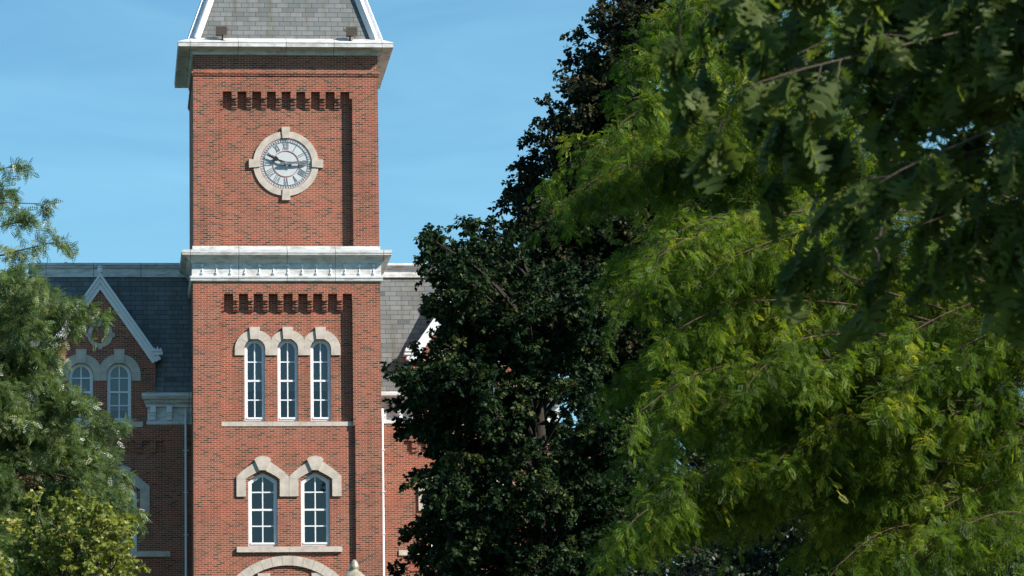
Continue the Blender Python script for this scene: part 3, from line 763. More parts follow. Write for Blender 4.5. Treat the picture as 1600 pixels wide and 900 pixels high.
# ------------------------------------------------------------------ clock
def clock():
    p = PXM
    c = at(446.8, 256, REC); cx, cz = float(c[0]), float(c[2]); Y = REC
    root = empty('tower_clock', (cx, Y, cz))
    tag(root, 'round white dialled tower clock with roman numerals in a pale stone ring with four keystones', 'clock')
    O = (cx, Y, cz); n = 64
    circ = lambda r, k=n: [(cx+r*math.sin(2*math.pi*i/k), cz+r*math.cos(2*math.pi*i/k)) for i in range(k)]
    m = MB(); m.ring(circ(51.3*p), circ(41*p), Y-.055, Y+.01); st = m.build('stone_ring', STONE, root, origin=O)
    for t in range(4):
        a = math.pi/2*t; s, k = math.sin(a), math.cos(a)
        pts = [(cx+s*r*p+k*w_*p, cz+k*r*p-s*w_*p) for r, w_ in ((40.5, -5.3), (58, -6.8), (58, 6.8), (40.5, 5.3))]
        b = MB(); b.prism(pts, Y-.095, Y+.005); b.build('keystone', STONE, st, origin=(cx+s*50*p, Y, cz+k*50*p))
    m = MB(); m.prism(circ(41.2*p), Y-.020, Y+.005); m.build('dial', DIAL, root, origin=O)
    for ra, rb in ((40.8, 39.6), (21.0, 19.9)):
        m = MB(); m.ring(circ(ra*p), circ(rb*p), Y-.04, Y-.019); m.build('dial_ring', REDRING, root, origin=O)
    m = MB(); yn0, yn1 = Y-.036, Y-.022
    def stroke(ang, r0, u0, r1, u1, wd):
        """bar from (radius r0, sideways u0) to (r1, u1), in photograph pixels, turned to the clock angle"""
        s, k = math.sin(ang), math.cos(ang)
        P = lambda r, u: (cx+(s*r+k*u)*p, cz+(k*r-s*u)*p)
        m.prism([P(r0, u0-wd/2), P(r0, u0+wd/2), P(r1, u1+wd/2), P(r1, u1-wd/2)], yn0, yn1)
    NUM = ['XII', 'I', 'II', 'III', 'IIII', 'V', 'VI', 'VII', 'VIII', 'IX', 'X', 'XI']
    wid = {'I': 2.6, 'V': 4.6, 'X': 4.8}
    r0, r1 = 22.6, 33.2
    for i, t in enumerate(NUM):
        a = 2*math.pi*i/12; tot = sum(wid[ch] for ch in t); u = -tot/2
        for ch in t:
            w_ = wid[ch]; mid = u+w_/2
            if ch == 'I': stroke(a, r0, mid, r1, mid, .95)
            elif ch == 'V': stroke(a, r0, mid, r1, u+.7, .9); stroke(a, r0, mid, r1, u+w_-.7, .8)
            else: stroke(a, r0, u+.7, r1, u+w_-.7, .9); stroke(a, r0, u+w_-.7, r1, u+.7, .8)
            u += w_
    for i in range(60):
        a = 2*math.pi*i/60; stroke(a, 35.3, 0, 38.6, 0, 1.2 if i % 5 else 2.0)
    m.ring(circ(34.9*p), circ(34.2*p), yn0-.003, yn1)
    m.build('numeral_ring', NUMERAL, root, origin=O)
    def hand(name, ang, outline, y, mat, hole=None):
        s, k = math.sin(ang), math.cos(ang); h = MB()
        pts = [(cx+(s*r+k*u)*p, cz+(k*r-s*u)*p) for r, u in outline]
        h.prism(pts, y, y+.02, back=True); 
        h.lathe((cx, 0, 0), [], 3) if False else None
        return h.build(name, mat, root, origin=O)
    half = lambda L: L+[(r, -u) for r, u in L[::-1]]
    hand('minute_hand', R(294), half([(-9, 1.8), (-3, 2.4), (2, 2.4), (13, 1.3), (16, 3.6), (19, 4.0), (22, 1.8), (33.5, .7)]), Y-.12, DARKMETAL)
    hand('hour_hand', R(86.5), half([(-10, 1.5), (-4, 2.3), (2, 2.6), (10, 1.8), (20, 2.3), (25, 1.6), (27, 3.0), (31, 2.4), (35.5, .4)]), Y-.145, PEWTER)
    m = MB(); m.tube([(cx, Y-.02, cz), (cx, Y-.16, cz)], [2.6*p, 2.0*p], 14); m.build('hand_spindle', NUMERAL, root, origin=O)
clock()

# ------------------------------------------------------------------ floodlights on the upper cornice
def floodlight(px, face, label):
    y = -.32; x = ax(px, 50, y); zb = ZC+0.24; zt = az(44.5, y)
    r = empty('floodlight', (x, y, zb)); tag(r, label, 'floodlight', 'floodlights on the tower cornice')
    m = MB(); w_, h, dd = .185, .135, .16
    zc = az(50, y)
    m.box(x-w_, x+w_, y-dd, y+dd, zc-h, zc+h); m.box(x-w_-.02, x+w_+.02, y-dd-.03, y-dd-.002, zc-h-.02, zc+h+.02)
    m.poly([(x-w_,y-dd,zc+h+.001),(x+w_,y-dd,zc+h+.001),(x+w_*.8,y+dd*.5,zc+h+.06),(x-w_*.8,y+dd*.5,zc+h+.06)])
    m.build('housing', BRONZE, r, origin=(x, y, zc))
    k = MB(); k.tube([(x+face*.05, y, zb-.03), (x+face*.05, y, zc-h)], [.03, .03], 8); k.box(x+face*.05-.08, x+face*.05+.08, y-.08, y+.08, zb-.02, zb+.02)
    k.build('stem', DARKMETAL, r, origin=(x, y, zb))
    b = MB(); b.tube([(x+face*w_, y, zc+.02), (x+face*(w_+.10), y+.02, zc+.10), (x+face*(w_+.03), y, zc+.12)], [.014]*3, 5); b.build('bracket', DARKMETAL, r, origin=(x, y, zc))
floodlight(345.5, 1, 'brown floodlight on the upper cornice near the left hip of the slate roof')
floodlight(549, -1, 'brown floodlight on the upper cornice near the right hip of the slate roof')

# ------------------------------------------------------------------ street lamp
def street_lamp():
    Y = -154+37.0; t = at(553.5, 874.5, Y); x, zt = float(t[0]), float(t[2]); zg = ground_z(x, Y)
    r = empty('street_lamp', (x, Y, zg)); tag(r, 'street lamp with brass domed cap and finial in front of the tower entrance', 'street lamp')
    brass = plain_mat('weathered_brass', (0.52, 0.46, 0.33), 0.35, 0.5, 0.25, var=0.5, scale=25)
    m = MB(); m.lathe((x, Y, zt), [(.185, -.335), (.19, -.32), (.175, -.26), (.14, -.19), (.095, -.142), (.062, -.112), (.040, -.098), (.034, -.090), (.041, -.082), (.041, -.055), (.030, -.028), (.020, -.012), (.012, -.003), (.004, 0)], 28)
    m.build('lamp_cap', brass, r, smooth=True, origin=(x, Y, zt-.3))
    g = MB(); z0 = zt-.34; g.lathe((x, Y, z0), [(.10, -.50), (.15, -.42), (.19, -.25), (.20, -.10), (.185, 0)], 24)
    g.build('globe', plain_mat('opal_globe', (.75, .74, .70), .3, .4, var=.05), r, smooth=True, origin=(x, Y, z0))
    pz = z0-.5; q = MB(); q.lathe((x, Y, zg), [(.22, 0), (.22, .12), (.15, .2), (.13, .7), (.07, .85), (.055, 1.2), (.05, pz-zg-.25), (.09, pz-zg-.18), (.12, pz-zg)], 20)
    q.build('post', DARKMETAL, r, smooth=True, origin=(x, Y, zg))
street_lamp()

# ------------------------------------------------------------------ trees
def unit(a): return a/np.maximum(np.linalg.norm(a, axis=-1, keepdims=True), 1e-9)
class Stems:
    """many slightly drooping shoots at once: base, direction, length, droop"""
    def __init__(s, P, D, L, g): s.P, s.D, s.L, s.g = P, unit(D), L, g
    def point(s, i, t):
        q = s.P[i]+s.D[i]*(s.L[i]*t)[:, None]; q[:, 2] -= s.g*s.L[i]*t*t; return q
    def tangent(s, i, t):
        q = s.D[i].copy(); q[:, 2] -= 2*s.g*t; return unit(q)
def children(rng, st, n, t0, t1, length, lvar, fwd, flat, up, droop):
    N = len(st.P)*n; i = np.repeat(np.arange(len(st.P)), n); t = rng.uniform(t0, t1, N)
    P = st.point(i, t); T = st.tangent(i, t)
    rnd = rng.normal(size=(N, 3)); rnd[:, 2] *= flat
    side = unit(rnd-T*(rnd*T).sum(1)[:, None])
    D = T*fwd+side; D[:, 2] += up
    L = length*(1-lvar+2*lvar*rng.random(N))*(1.15-0.5*t)
    return Stems(P, D, L, droop)
def poly_stems(rng, polys, n_per_m, length, lvar, fwd, flat, up, droop, t0=0.25):
    """shoots along boughs given as polylines; weight grows towards the tip"""
    Ps, Ds, Ls = [], [], []
    for pl in polys:
        pl = np.array(pl, float); seg = np.linalg.norm(np.diff(pl, axis=0), axis=1); cum = np.concatenate([[0], np.cumsum(seg)]); tot = cum[-1]
        k = max(3, int(n_per_m*tot)); tt = t0+(1-t0)*np.sqrt(rng.random(k)*0.75+0.25*rng.random(k)); tt[:2] = 1.0
        dd = np.minimum(tt, 0.9999)*tot; j = np.clip(np.searchsorted(cum, dd)-1, 0, len(seg)-1)
        f = ((dd-cum[j])/seg[j])[:, None]; P = pl[j]*(1-f)+pl[j+1]*f; T = unit(pl[j+1]-pl[j])
        rnd = rng.normal(size=(k, 3)); rnd[:, 2] *= flat; side = unit(rnd-T*(rnd*T).sum(1)[:, None])
        D = T*fwd+side*np.where(tt > .999, .25, 1.0)[:, None]; D[:, 2] += up
        Ps.append(P); Ds.append(D); Ls.append(length*(1-lvar+2*lvar*rng.random(k))*(1.25-0.6*tt))
    return Stems(np.concatenate(Ps), np.concatenate(Ds), np.concatenate(Ls), droop)
def leaves_on(rng, st, n, t0, size, svar, fwd, down, flat=1.0, roll=0.6):
    N = len(st.P)*n; i = np.repeat(np.arange(len(st.P)), n); t = np.tile(np.linspace(t0, 1.0, n), len(st.P))+rng.normal(0, .03, N)
    P = st.point(i, t); T = st.tangent(i, t)
    rnd = rng.normal(size=(N, 3)); rnd[:, 2] *= flat; side = unit(rnd-T*(rnd*T).sum(1)[:, None])
    A = T*fwd+side; A[:, 2] -= down; A = unit(A)
    up = np.zeros((N, 3)); up[:, 2] = 1; up += rng.normal(0, roll, (N, 3))
    S = unit(np.cross(A, up)); Nn = np.cross(S, A)
    return P, A, S, Nn, size*(1-svar+2*svar*rng.random(N)), i
def leaf_mesh(name, P, A, S, Nn, sz, tv, tf, mat, parent, rng, tone=None, origin=(0,0,0)):
    tv = np.array(tv, float); tf = np.array(tf, int); N, m = len(P), len(tv)
    V = (P[:, None, :] + sz[:, None, None]*(tv[None, :, 0:1]*A[:, None, :]+tv[None, :, 1:2]*S[:, None, :]+tv[None, :, 2:3]*Nn[:, None, :])).reshape(-1, 3)-np.array(origin)
    Fc = (tf[None]+(np.arange(N)*m)[:, None, None]).reshape(-1)
    k = tf.shape[1]; nf = N*len(tf)
    me = bpy.data.meshes.new(name); me.vertices.add(len(V)); me.vertices.foreach_set('co', V.astype(np.float32).ravel())
    me.loops.add(nf*k); me.loops.foreach_set('vertex_index', Fc.astype(np.int32))
    me.polygons.add(nf); me.polygons.foreach_set('loop_start', (np.arange(nf)*k).astype(np.int32))
    at_ = me.attributes.new('rnd', 'FLOAT', 'POINT')
    val = rng.random(N) if tone is None else np.clip(tone+rng.normal(0, .17, N), 0, 1)
    at_.data.foreach_set('value', np.repeat(val, m).astype(np.float32))
    me.materials.append(mat); me.update(calc_edges=True)
    o = bpy.data.objects.new(name, me); o.location = origin; col.objects.link(o)
    if parent is not None: adopt(o, parent)
    return o
def stem_tubes(mb, st, r0, r1, k=4, sub=3):
    for i in range(len(st.P)):
        ii = np.full(sub+1, i); pts = st.point(ii, np.linspace(0, 1, sub+1)); mb.tube([tuple(q) for q in pts], list(np.linspace(r0, r1, sub+1)), k, cap=False)
def smooth_poly(pts, n=5):
    pts = [np.array(q, float) for q in pts]
    if len(pts) < 3: return [tuple(pts[0]+(pts[-1]-pts[0])*i/n) for i in range(n+1)]
    out = []; q = [pts[0]]+pts+[pts[-1]]
    for i in range(1, len(q)-2):
        for j in range(n):
            t = j/n; a, b, c, d = q[i-1], q[i], q[i+1], q[i+2]
            out.append(0.5*((2*b)+(-a+c)*t+(2*a-5*b+4*c-d)*t*t+(-a+3*b-3*c+d)*t**3))
    return [tuple(o) for o in out]+[tuple(pts[-1])]

MAPLE_V = [(0,0,0),(.12,.30,.02),(.02,.52,-.04),(.38,.27,.03),(.62,.50,-.05),(.62,.17,.02),(1,0,-.10),(.62,-.17,.02),(.62,-.50,-.05),(.38,-.27,.03),(.02,-.52,-.04),(.12,-.30,.02),(.36,0,0)]
MAPLE_F = [(12,i,i+1) for i in range(11)]+[(12,11,0)]
SIMPLE_V = [(0,0,0),(.28,.36,.03),(.60,.26,.0),(1,0,-.12),(.60,-.26,.0),(.28,-.36,.03)]
SIMPLE_F = [(0,1,5),(1,2,5),(2,4,5),(2,3,4)]
def pinnate(pairs, ll, lw, curl=0.25, tip=True):
    v, f = [], []
    for i in range(pairs):
        t = .12+.86*i/(pairs-1); env = math.sin(math.pi*min(.98, .22+.68*t))
        for s in (-1, 1):
            b = len(v); L = ll*env; z = -curl*t*t
            v += [(t, .004*s, z), (t+.16*L+lw, .5*L*s, z+.03*L), (t+.34*L, L*s, z-.06*L), (t+.16*L-lw, .5*L*s, z+.03*L)]
            f.append((b, b+1, b+2, b+3))
    return v, f

def tube_list(mb, polys, r0, r1, k=6):
    for pl in polys:
        n = len(pl); mb.tube(pl, [r0+(r1-r0)*(i/(n-1))**.8 for i in range(n)], k, cap=False)

def trunk_mesh(x, y, zg, ztop, r, lean=(0,0)):
    m = MB(); n = 12; pts = []; rad = []
    for i in range(n+1):
        t = i/n; pts.append((x+lean[0]*t+.12*math.sin(4*t), y+lean[1]*t+.1*math.cos(5*t), zg-.3+(ztop-zg+.3)*t)); rad.append(r*(1-.85*t)*(1+.5*max(0, .12-t)/.12))
    m.tube(pts, rad, 12); return m, pts

def radial_boughs(rng, x, y, z0, z1, prof, n, side=(0, 2*math.pi), rise=0.35):
    """boughs from the trunk axis out to the crown surface; prof(t) is the crown radius at height fraction t"""
    out = []
    for i in range(n):
        t = (i+.5)/n; t = t**0.9; z = z0+(z1-z0)*t; a = rng.uniform(*side); r = prof(t)*rng.uniform(.80, 1.05)
        tip = np.array([x+r*math.cos(a), y+r*math.sin(a), z])
        st = np.array([x, y, max(z0-1.5, z-rise*r-1.0)]); mid = st*.5+tip*.5+np.array([0, 0, .12*r])
        out.append(smooth_poly([st, mid, tip], 4))
    return out

def maple(name, label, x, y, boughs, r_trunk, top, leafmat, bark, rng, sub, tw, lv, leaf, size, group=None, tone_fn=None, cat='tree', up=0.15, ldown=0.55, ln=(1.9, .75)):
    zg = ground_z(x, y); root = empty(name, (x, y, zg)); tag(root, label, cat, group)
    m, tp = trunk_mesh(x, y, zg, top, r_trunk); m.build('trunk', bark, root, smooth=True, origin=(x, y, zg))
    s1 = poly_stems(rng, boughs, sub, ln[0], .4, .9, .7, up, .10)
    s2 = children(rng, s1, tw, .25, 1.0, ln[1], .4, .8, .7, up*.7, .12)
    b = MB(); tube_list(b, boughs, r_trunk*.15, .015, 6); stem_tubes(b, s1, .014, .006, 3, 2)
    b.build('branches', bark, root, smooth=True, origin=(x, y, zg))
    P, A, S, Nn, sz, i = leaves_on(rng, s2, lv, .15, size, .3, .5, ldown, .6, .9)
    tone = np.repeat(rng.normal(.46, .21, len(s1.P)), tw)[i]
    if tone_fn is not None: tone = tone+tone_fn(P)
    leaf_mesh('crown', P, A, S, Nn, sz, leaf[0], leaf[1], leafmat, root, rng, tone, origin=(x, y, zg))
    return root, len(P)

BARK = bark_mat('grey_brown_bark', (0.12, 0.095, 0.075))
BARK_DARK = bark_mat('dark_bark', (0.055, 0.045, 0.038))
BARK_RED = bark_mat('reddish_bark', (0.12, 0.08, 0.06))

# --- dark maple in front of the right wing
def px_boughs(rng, tips, Y, depth, x, ybase, z0, rise=.4, n=4):
    out = []
    for px, py in tips:
        yy = Y+rng.uniform(-depth, depth); tip = at(px, py, yy); h = math.hypot(tip[0]-x, tip[1]-ybase)
        st = np.array([x, ybase, max(z0, tip[2]-rise*h-.8)]); mid = st*.45+tip*.55+np.array([0, 0, .10*h])
        out.append(smooth_poly([st, mid, tip], n))
    return out
DARK_LEAF = leaf_mat('dark_maple_leaf', [(0, (.010, .024, .011)), (.5, (.018, .038, .015)), (.8, (.042, .068, .022)), (1, (.11, .12, .040))], (1.3, 1.5, .6), .24, .55, .14)  # pale end of the ramp stands in for sunlit leaf clumps
RED_LEAF = leaf_mat('bronze_green_leaf', [(0, (.009, .015, .009)), (.5, (.018, .030, .013)), (.75, (.042, .045, .019)), (1, (.10, .075, .035))], (1.5, 1.3, .6), .24, .55, .14)

def dark_trees():
    rng = np.random.default_rng(11)
    Y = -46; c = at(838, 600, Y); x = float(c[0]); zt = float(at(760, 365, Y)[2])
    tips = [(658,382),(652,372),(700,368),(740,356),(775,372),(800,380),(690,388),(660,428),(668,462),(655,470),(672,520),(640,560),(620,572),(612,585),(622,610),(636,640),(618,648),(622,668),(660,690),
            (655,740),(648,735),(650,755),(668,790),(650,810),(628,816),(640,830),(660,870),(610,884),(640,893),(665,905),(640,950),(630,1000),
            (720,420),(760,430),(700,470),(730,520),(690,560),(700,620),(720,680),(700,740),(730,800),(700,860)]
    tips = [(a+35 if a < 690 else a+4, b_+(10 if k % 2 else 26)) for k, (a, b_) in enumerate(tips)]
    tips += [(rng.uniform(700+.12*abs(v-600), 1000), v) for v in rng.uniform(430, 930, 85)]
    b = px_boughs(rng, tips, Y, 1.9, x, Y, 10.0)
    prof = lambda t: 2.7*math.sin(math.pi*min(1, .30+.70*t))**.8*(1-.25*t)
    b += radial_boughs(rng, x, Y, 9.0, zt-2.6, prof, 60)
    maple('dark_maple_tree', 'dark green maple tree whose low crown covers the right wing of the brick hall', x, Y, b, .34, zt-1.5, DARK_LEAF, BARK_DARK, rng, 4.6, 6, 15, (SIMPLE_V, SIMPLE_F), .118, ln=(.90, .36))
    # the taller tree behind it
    Y = -38; c = at(1095, 400, Y); x = float(c[0]); zt = float(at(1100, -170, Y)[2])
    tips = [(935,18),(945,40),(960,8),(908,54),(915,80),(892,98),(905,125),(886,140),(900,165),(855,182),(875,195),(868,175),(832,216),(845,235),(805,262),(812,285),(800,294),(830,310),(806,300),(822,345),(812,362),(800,358),(826,395),(820,420),(850,330),(880,250),(920,150),(950,90),
            (1000,-20),(1050,-60),(1000,40),(960,150),(940,230),(900,330),(880,400),(930,420),(900,480),(950,520),(990,480),(880,560),(920,600),(1120,10),(1140,40),(1160,0)]
    tips = [(a+26, b_+10) for a, b_ in tips]
    tips += [(rng.uniform(770, 900), v) for v in rng.uniform(330, 520, 22)]
    tips += [(rng.uniform(max(860, 985-.32*v), 1250), v) for v in rng.uniform(0, 930, 120)]
    tips += [(rng.uniform(1250, 1500), v) for v in rng.uniform(250, 930, 45)]
    b = px_boughs(rng, tips, Y, 2.4, x, Y, 11.0)
    prof = lambda t: 4.3*math.sin(math.pi*min(1, .28+.72*t))**.75*(1-.22*t)
    b += radial_boughs(rng, x, Y, 10.0, zt, prof, 90)
    maple('tall_maple_tree', 'tall dark bronze tinged tree rising behind the feathery green cypress', x, Y, b, .45, zt-2, RED_LEAF, BARK_DARK, rng, 4.6, 6, 13, (SIMPLE_V, SIMPLE_F), .125, ln=(1.0, .48))
    # dark glossy tree at the lower right, mostly behind the cypress
    GL = leaf_mat('glossy_dark_leaf', [(0, (.012, .022, .012)), (.5, (.022, .036, .018)), (.85, (.05, .06, .03)), (1, (.10, .09, .05))], (1.2, 1.4, .6), .15, .4, .22)
    Y = -74; c = at(1420, 800, Y); x = float(c[0]); zt = float(at(1420, 690, Y)[2])
    tips = [(1350,770),(1310,800),(1380,800),(1440,780),(1500,790),(1540,820),(1480,840),(1400,850),(1330,850),(1560,870),(1450,880),(1250,820),(1240,870),(1180,850),(1150,900),(1300,740),(1480,740),(1590,900),(1570,840),(1600,860),(1620,820),(1580,780),(1560,920),(1100,860),(1120,800),(1200,800),(1090,920)]
    b = px_boughs(rng, tips, Y-2.5, 1.0, x, Y, 5.0)
    prof = lambda t: 4.2*math.sin(math.pi*min(1, .35+.65*t))**.7
    b += radial_boughs(rng, x, Y, 5.5, zt, prof, 46)
    maple('glossy_tree', 'low dark tree with small glinting glossy leaves at the lower right below the cypress', x, Y, b, .25, zt-1, GL, BARK_DARK, rng, 4.0, 5, 10, (SIMPLE_V, SIMPLE_F), .10)
dark_trees()

# --- left side: honey locust and the yellow-green maple below it
LOCUST_LEAF = leaf_mat('locust_leaflet', [(0, (.045, .070, .024)), (.4, (.095, .160, .055)), (.75, (.18, .25, .105)), (1, (.33, .36, .19))], (1.6, 1.5, .6), .42, .36, .5)
YELLOW_LEAF = leaf_mat('yellow_green_leaf', [(0, (.12, .145, .028)), (.5, (.20, .24, .048)), (.85, (.31, .335, .075)), (1, (.42, .38, .12))], (1.4, 1.3, .5), .35, .4, .35)
def left_trees():
    rng = np.random.default_rng(5)
    Y = -56; x = float(at(-95, 600, Y)[0]); zg = ground_z(x, Y)
    root = empty('honey_locust_tree', (x, Y, zg)); tag(root, 'airy honey locust tree with feathery leaves at the left edge before the shaded wing', 'tree')
    zt = float(at(-60, 200, Y)[2])
    m, tp = trunk_mesh(x, Y, zg, zt-1, .28); m.build('trunk', BARK, root, smooth=True, origin=(x, Y, zg))
    tips_all = [(30,262,-25,300),(72,318,10,330),(98,380,20,420),(45,348,0,380),(95,445,30,455),(110,470,50,470),(60,430,5,460),(192,490,90,500),(140,470,60,485),(95,560,30,580),(215,655,100,640),(160,620,70,620),
            (190,690,90,680),(222,735,110,720),(200,700,100,690),(248,790,150,770),(215,760,110,750),(180,740,80,740),(30,520,-20,560),(70,600,0,640),(60,680,0,700),(100,720,20,720),(120,660,30,660),(140,780,60,780),(50,760,-10,790),
            (20,300,-30,330),(10,400,-40,440),(100,820,20,840),(40,850,-20,850),(10,560,-60,600),(10,640,-60,680),(150,700,60,700),(60,560,0,580),(50,500,0,510),(205,790,110,790),(30,720,-40,740)]
    tips_all += [(rng.uniform(-40, 30+.42*(v-500)), v, -30+rng.uniform(-20, 40), v-rng.uniform(0, 25)) for v in rng.uniform(520, 920, 44)]
    tips_all += [(q+50, r, q-40, r+10) for q, r in ((40,490),(60,530),(30,550),(55,580),(20,500),(75,560))]
    tips = [(a-(20 if b < 440 else (50 if b < 620 else 54)), b, c-50, d_) for a, b, c, d_ in tips_all]
    bo = []
    for a, b, c, d_ in tips:
        yy = Y+rng.uniform(-2.6, 2.2); tip = at(a, b, yy); mid = at(c, d_-12, Y*.5+yy*.5); st = np.array([x, Y, mid[2]-1.2])
        bo.append(smooth_poly([st, mid*.55+st*.45+np.array([0,0,.2]), mid, tip], 4))
    prof = lambda t: 3.0*math.sin(math.pi*min(1, .35+.65*t))**.7
    bo += radial_boughs(rng, x, Y, 8.0, float(at(0, 520, Y)[2]), prof, 22, side=(math.pi*.5, math.pi*1.5))
    n_up = [q for q in bo if q[-1][2] > float(at(0, 470, Y)[2])]; n_lo = [q for q in bo if q[-1][2] <= float(at(0, 470, Y)[2])]
    sa = poly_stems(rng, n_up, 2.0, .58, .4, 1.0, .55, .05, .22, t0=.45); sb = poly_stems(rng, n_lo, 5.8, .72, .4, 1.0, .55, .05, .22, t0=.30)
    s1 = Stems(np.concatenate([sa.P, sb.P]), np.concatenate([sa.D, sb.D]), np.concatenate([sa.L, sb.L]), .22)
    s2 = children(rng, s1, 6, .2, 1.0, .36, .35, .8, .6, .0, .30)
    b = MB(); tube_list(b, bo, .055, .010, 6); stem_tubes(b, s1, .012, .005, 3, 2); b.build('branches', BARK, root, smooth=True, origin=(x, Y, zg))
    tv, tf = pinnate(5, .30, .085, .2)
    P, A, S, Nn, sz, i = leaves_on(rng, s2, 8, .1, .17, .3, .8, .18, .9, 1.5)
    tone = np.repeat(rng.normal(.45, .20, len(s1.P)), 6)[i]
    leaf_mesh('crown', P, A, S, Nn, sz, tv, tf, LOCUST_LEAF, root, rng, tone, origin=(x, Y, zg))
    # yellow-green maple
    rng = np.random.default_rng(21)
    Y = -72; x = float(at(95, 950, Y)[0]); zt = float(at(150, 815, Y)[2])
    tips = [(q-62, r+8) for q, r in ((128,815),(165,818),(180,812),(205,810),(238,822),(232,840),(225,860),(240,878),(232,893),(200,880),(180,850),(150,830),(140,860),(160,890),(110,880),(100,840),(215,830),(195,905),(230,915),(80,900))]
    b = px_boughs(rng, tips, Y-.6, .9, x, Y, 6.5)
    prof = lambda t: 1.7*math.sin(math.pi*min(1, .35+.65*t))**.7
    b += radial_boughs(rng, x, Y, 6.0, zt-.5, prof, 30)
    maple('young_maple_tree', 'bushy yellow green maple with star shaped leaves low at the left edge', x, Y, b, .14, zt-1.2, YELLOW_LEAF, BARK, rng, 3.6, 5, 11, (MAPLE_V, MAPLE_F), .095, ln=(.85, .36))
left_trees()

# --- feathery cypress on the right
CYP_LEAF = leaf_mat('cypress_leaflet', [(0, (.034, .066, .010)), (.4, (.085, .160, .020)), (.75, (.175, .26, .034)), (1, (.31, .34, .06))], (1.7, 1.6, .5), .48, .5, .22)
def cypress():
    rng = np.random.default_rng(8)
    Y = -108; x = float(at(1790, 600, Y)[0]); zg = ground_z(x, Y); zt = 17.0
    root = empty('cypress_tree', (x, Y, zg)); tag(root, 'feathery light green bald cypress with drooping sprays filling the right half', 'tree')
    m, tp = trunk_mesh(x, Y, zg, zt, .34); m.build('trunk', BARK_RED, root, smooth=True, origin=(x, Y, zg))
    # bough tips (pixel), a mid point, how far it hangs
    spec = [((835,285),(960,225)),((905,235),(1020,170)),((870,300),(990,250)),((935,120),(1060,60)),((925,190),(1050,130)),((950,60),(1070,-20)),((1000,30),(1100,-40)),((960,290),(1080,240)),((1010,230),(1130,170)),
            ((1000,330),(1120,290)),((930,395),(1060,350)),((985,375),(1110,330)),((1005,445),(1140,390)),((1000,520),(1130,470)),((1040,480),(1180,430)),((930,585),(1070,535)),((955,640),(1090,570)),((1000,600),(1150,560)),((980,690),(1110,620)),
            ((1060,640),(1200,580)),((912,835),(1040,745)),((945,810),(1070,735)),((1000,790),(1120,720)),((1050,740),(1180,670)),((1110,700),(1240,640)),((1180,720),(1300,650)),((1160,640),(1290,590)),((1250,690),(1370,620)),((1240,600),(1380,540)),
            ((1260,830),(1370,740)),((1240,900),(1350,830)),((1300,790),(1400,700)),((1330,880),(1430,800)),((1320,690),(1440,620)),((1400,760),(1500,680)),((1420,860),(1520,800)),((1380,600),(1490,540)),((1450,560),(1560,500)),((1450,660),(1560,590)),((1500,740),(1600,670)),
            ((1530,820),(1640,760)),((1560,650),(1660,600)),((1540,560),(1640,520)),((1580,900),(1680,850)),((1480,470),(1580,420)),((1400,480),(1520,420)),((1550,440),(1650,400)),((1560,300),(1660,250)),((1440,380),(1560,330)),((1300,520),(1440,460)),
            ((1200,480),(1340,420)),((1120,560),(1260,500)),((1100,400),(1240,350)),((1150,300),(1300,250)),((1080,180),(1220,120)),((1120,80),(1260,30)),((1250,200),(1400,150)),((1350,280),(1480,230)),((1300,60),(1440,10)),((1480,150),(1600,100)),((1560,80),(1660,40)),((1060,20),(1200,-30))]
    spec = [((a+(48 if a < 1250 else 15), b_), (c+48, d_)) for (a, b_), (c, d_) in spec]
    for k in range(32):                                   # inner boughs of the lower right crown
        tx, ty = rng.uniform(1180, 1640), rng.uniform(500, 930)
        spec.append(((tx, ty), (tx+rng.uniform(60, 110), ty-rng.uniform(40, 70))))
    for q in ((990,440),(975,470),(960,410),(1020,560),(970,600),(1030,660),(955,850),(985,850),(1010,830),(1050,800),(990,700),(880,260),(890,310),(930,300),(1030,400),(1060,440),(1080,420),(1120,470),(1060,500),(1150,520),(1100,390),(1180,450),(1480,430),(1520,410),(1560,430),(1590,420),(1600,460),(1540,470),(1610,400),(1050,540),(1090,560),(1140,590),(1120,640),(1160,690),(1190,740),(1170,620)):
        spec.append((q, (q[0]+115, q[1]-55)))
    bo = []
    for (tx, ty), (mx_, my) in spec:
        yy = Y+rng.uniform(-2.6, 2.6); tip = at(tx, ty, yy); mid = at(mx_, my, yy*.7+Y*.3)
        st = np.array([x, Y, max(zg+2.5, mid[2]+rng.uniform(-1.2, .2))])
        bo.append(smooth_poly([st, st*.4+mid*.6+np.array([0,0,.25]), mid, tip], 5))
    prof = lambda t: 4.6*(1-.85*t)
    bo += radial_boughs(rng, x, Y, 4.0, zt, prof, 22, side=(-math.pi*.1, math.pi*.9), rise=.1)
    s1 = poly_stems(rng, bo, 8.5, .44, .45, .9, .45, -.20, .34, t0=.10)
    s2 = children(rng, s1, 6, .1, 1.0, .22, .40, .7, .7, -.38, .35)
    b = MB(); tube_list(b, bo, .020, .004, 6); stem_tubes(b, s1, .004, .003, 3, 2); b.build('branches', BARK_RED, root, smooth=True, origin=(x, Y, zg))
    tv, tf = pinnate(8, .30, .042, .25)
    P, A, S, Nn, sz, i = leaves_on(rng, s2, 6, .05, .105, .3, .8, .22, .9, .7)
    tone = np.repeat(rng.normal(.45, .23, len(s1.P)), 6)[i]
    tone = tone+.22*np.sin(P[:, 0]*2.3+1.7*np.sin(P[:, 2]*1.9))*np.sin(P[:, 2]*2.9+P[:, 1])  # light and dark clumps painted into the tone, as sunlit patches and gaps
    leaf_mesh('crown', P, A, S, Nn, sz, tv, tf, CYP_LEAF, root, rng, tone, origin=(x, Y, zg))
cypress()

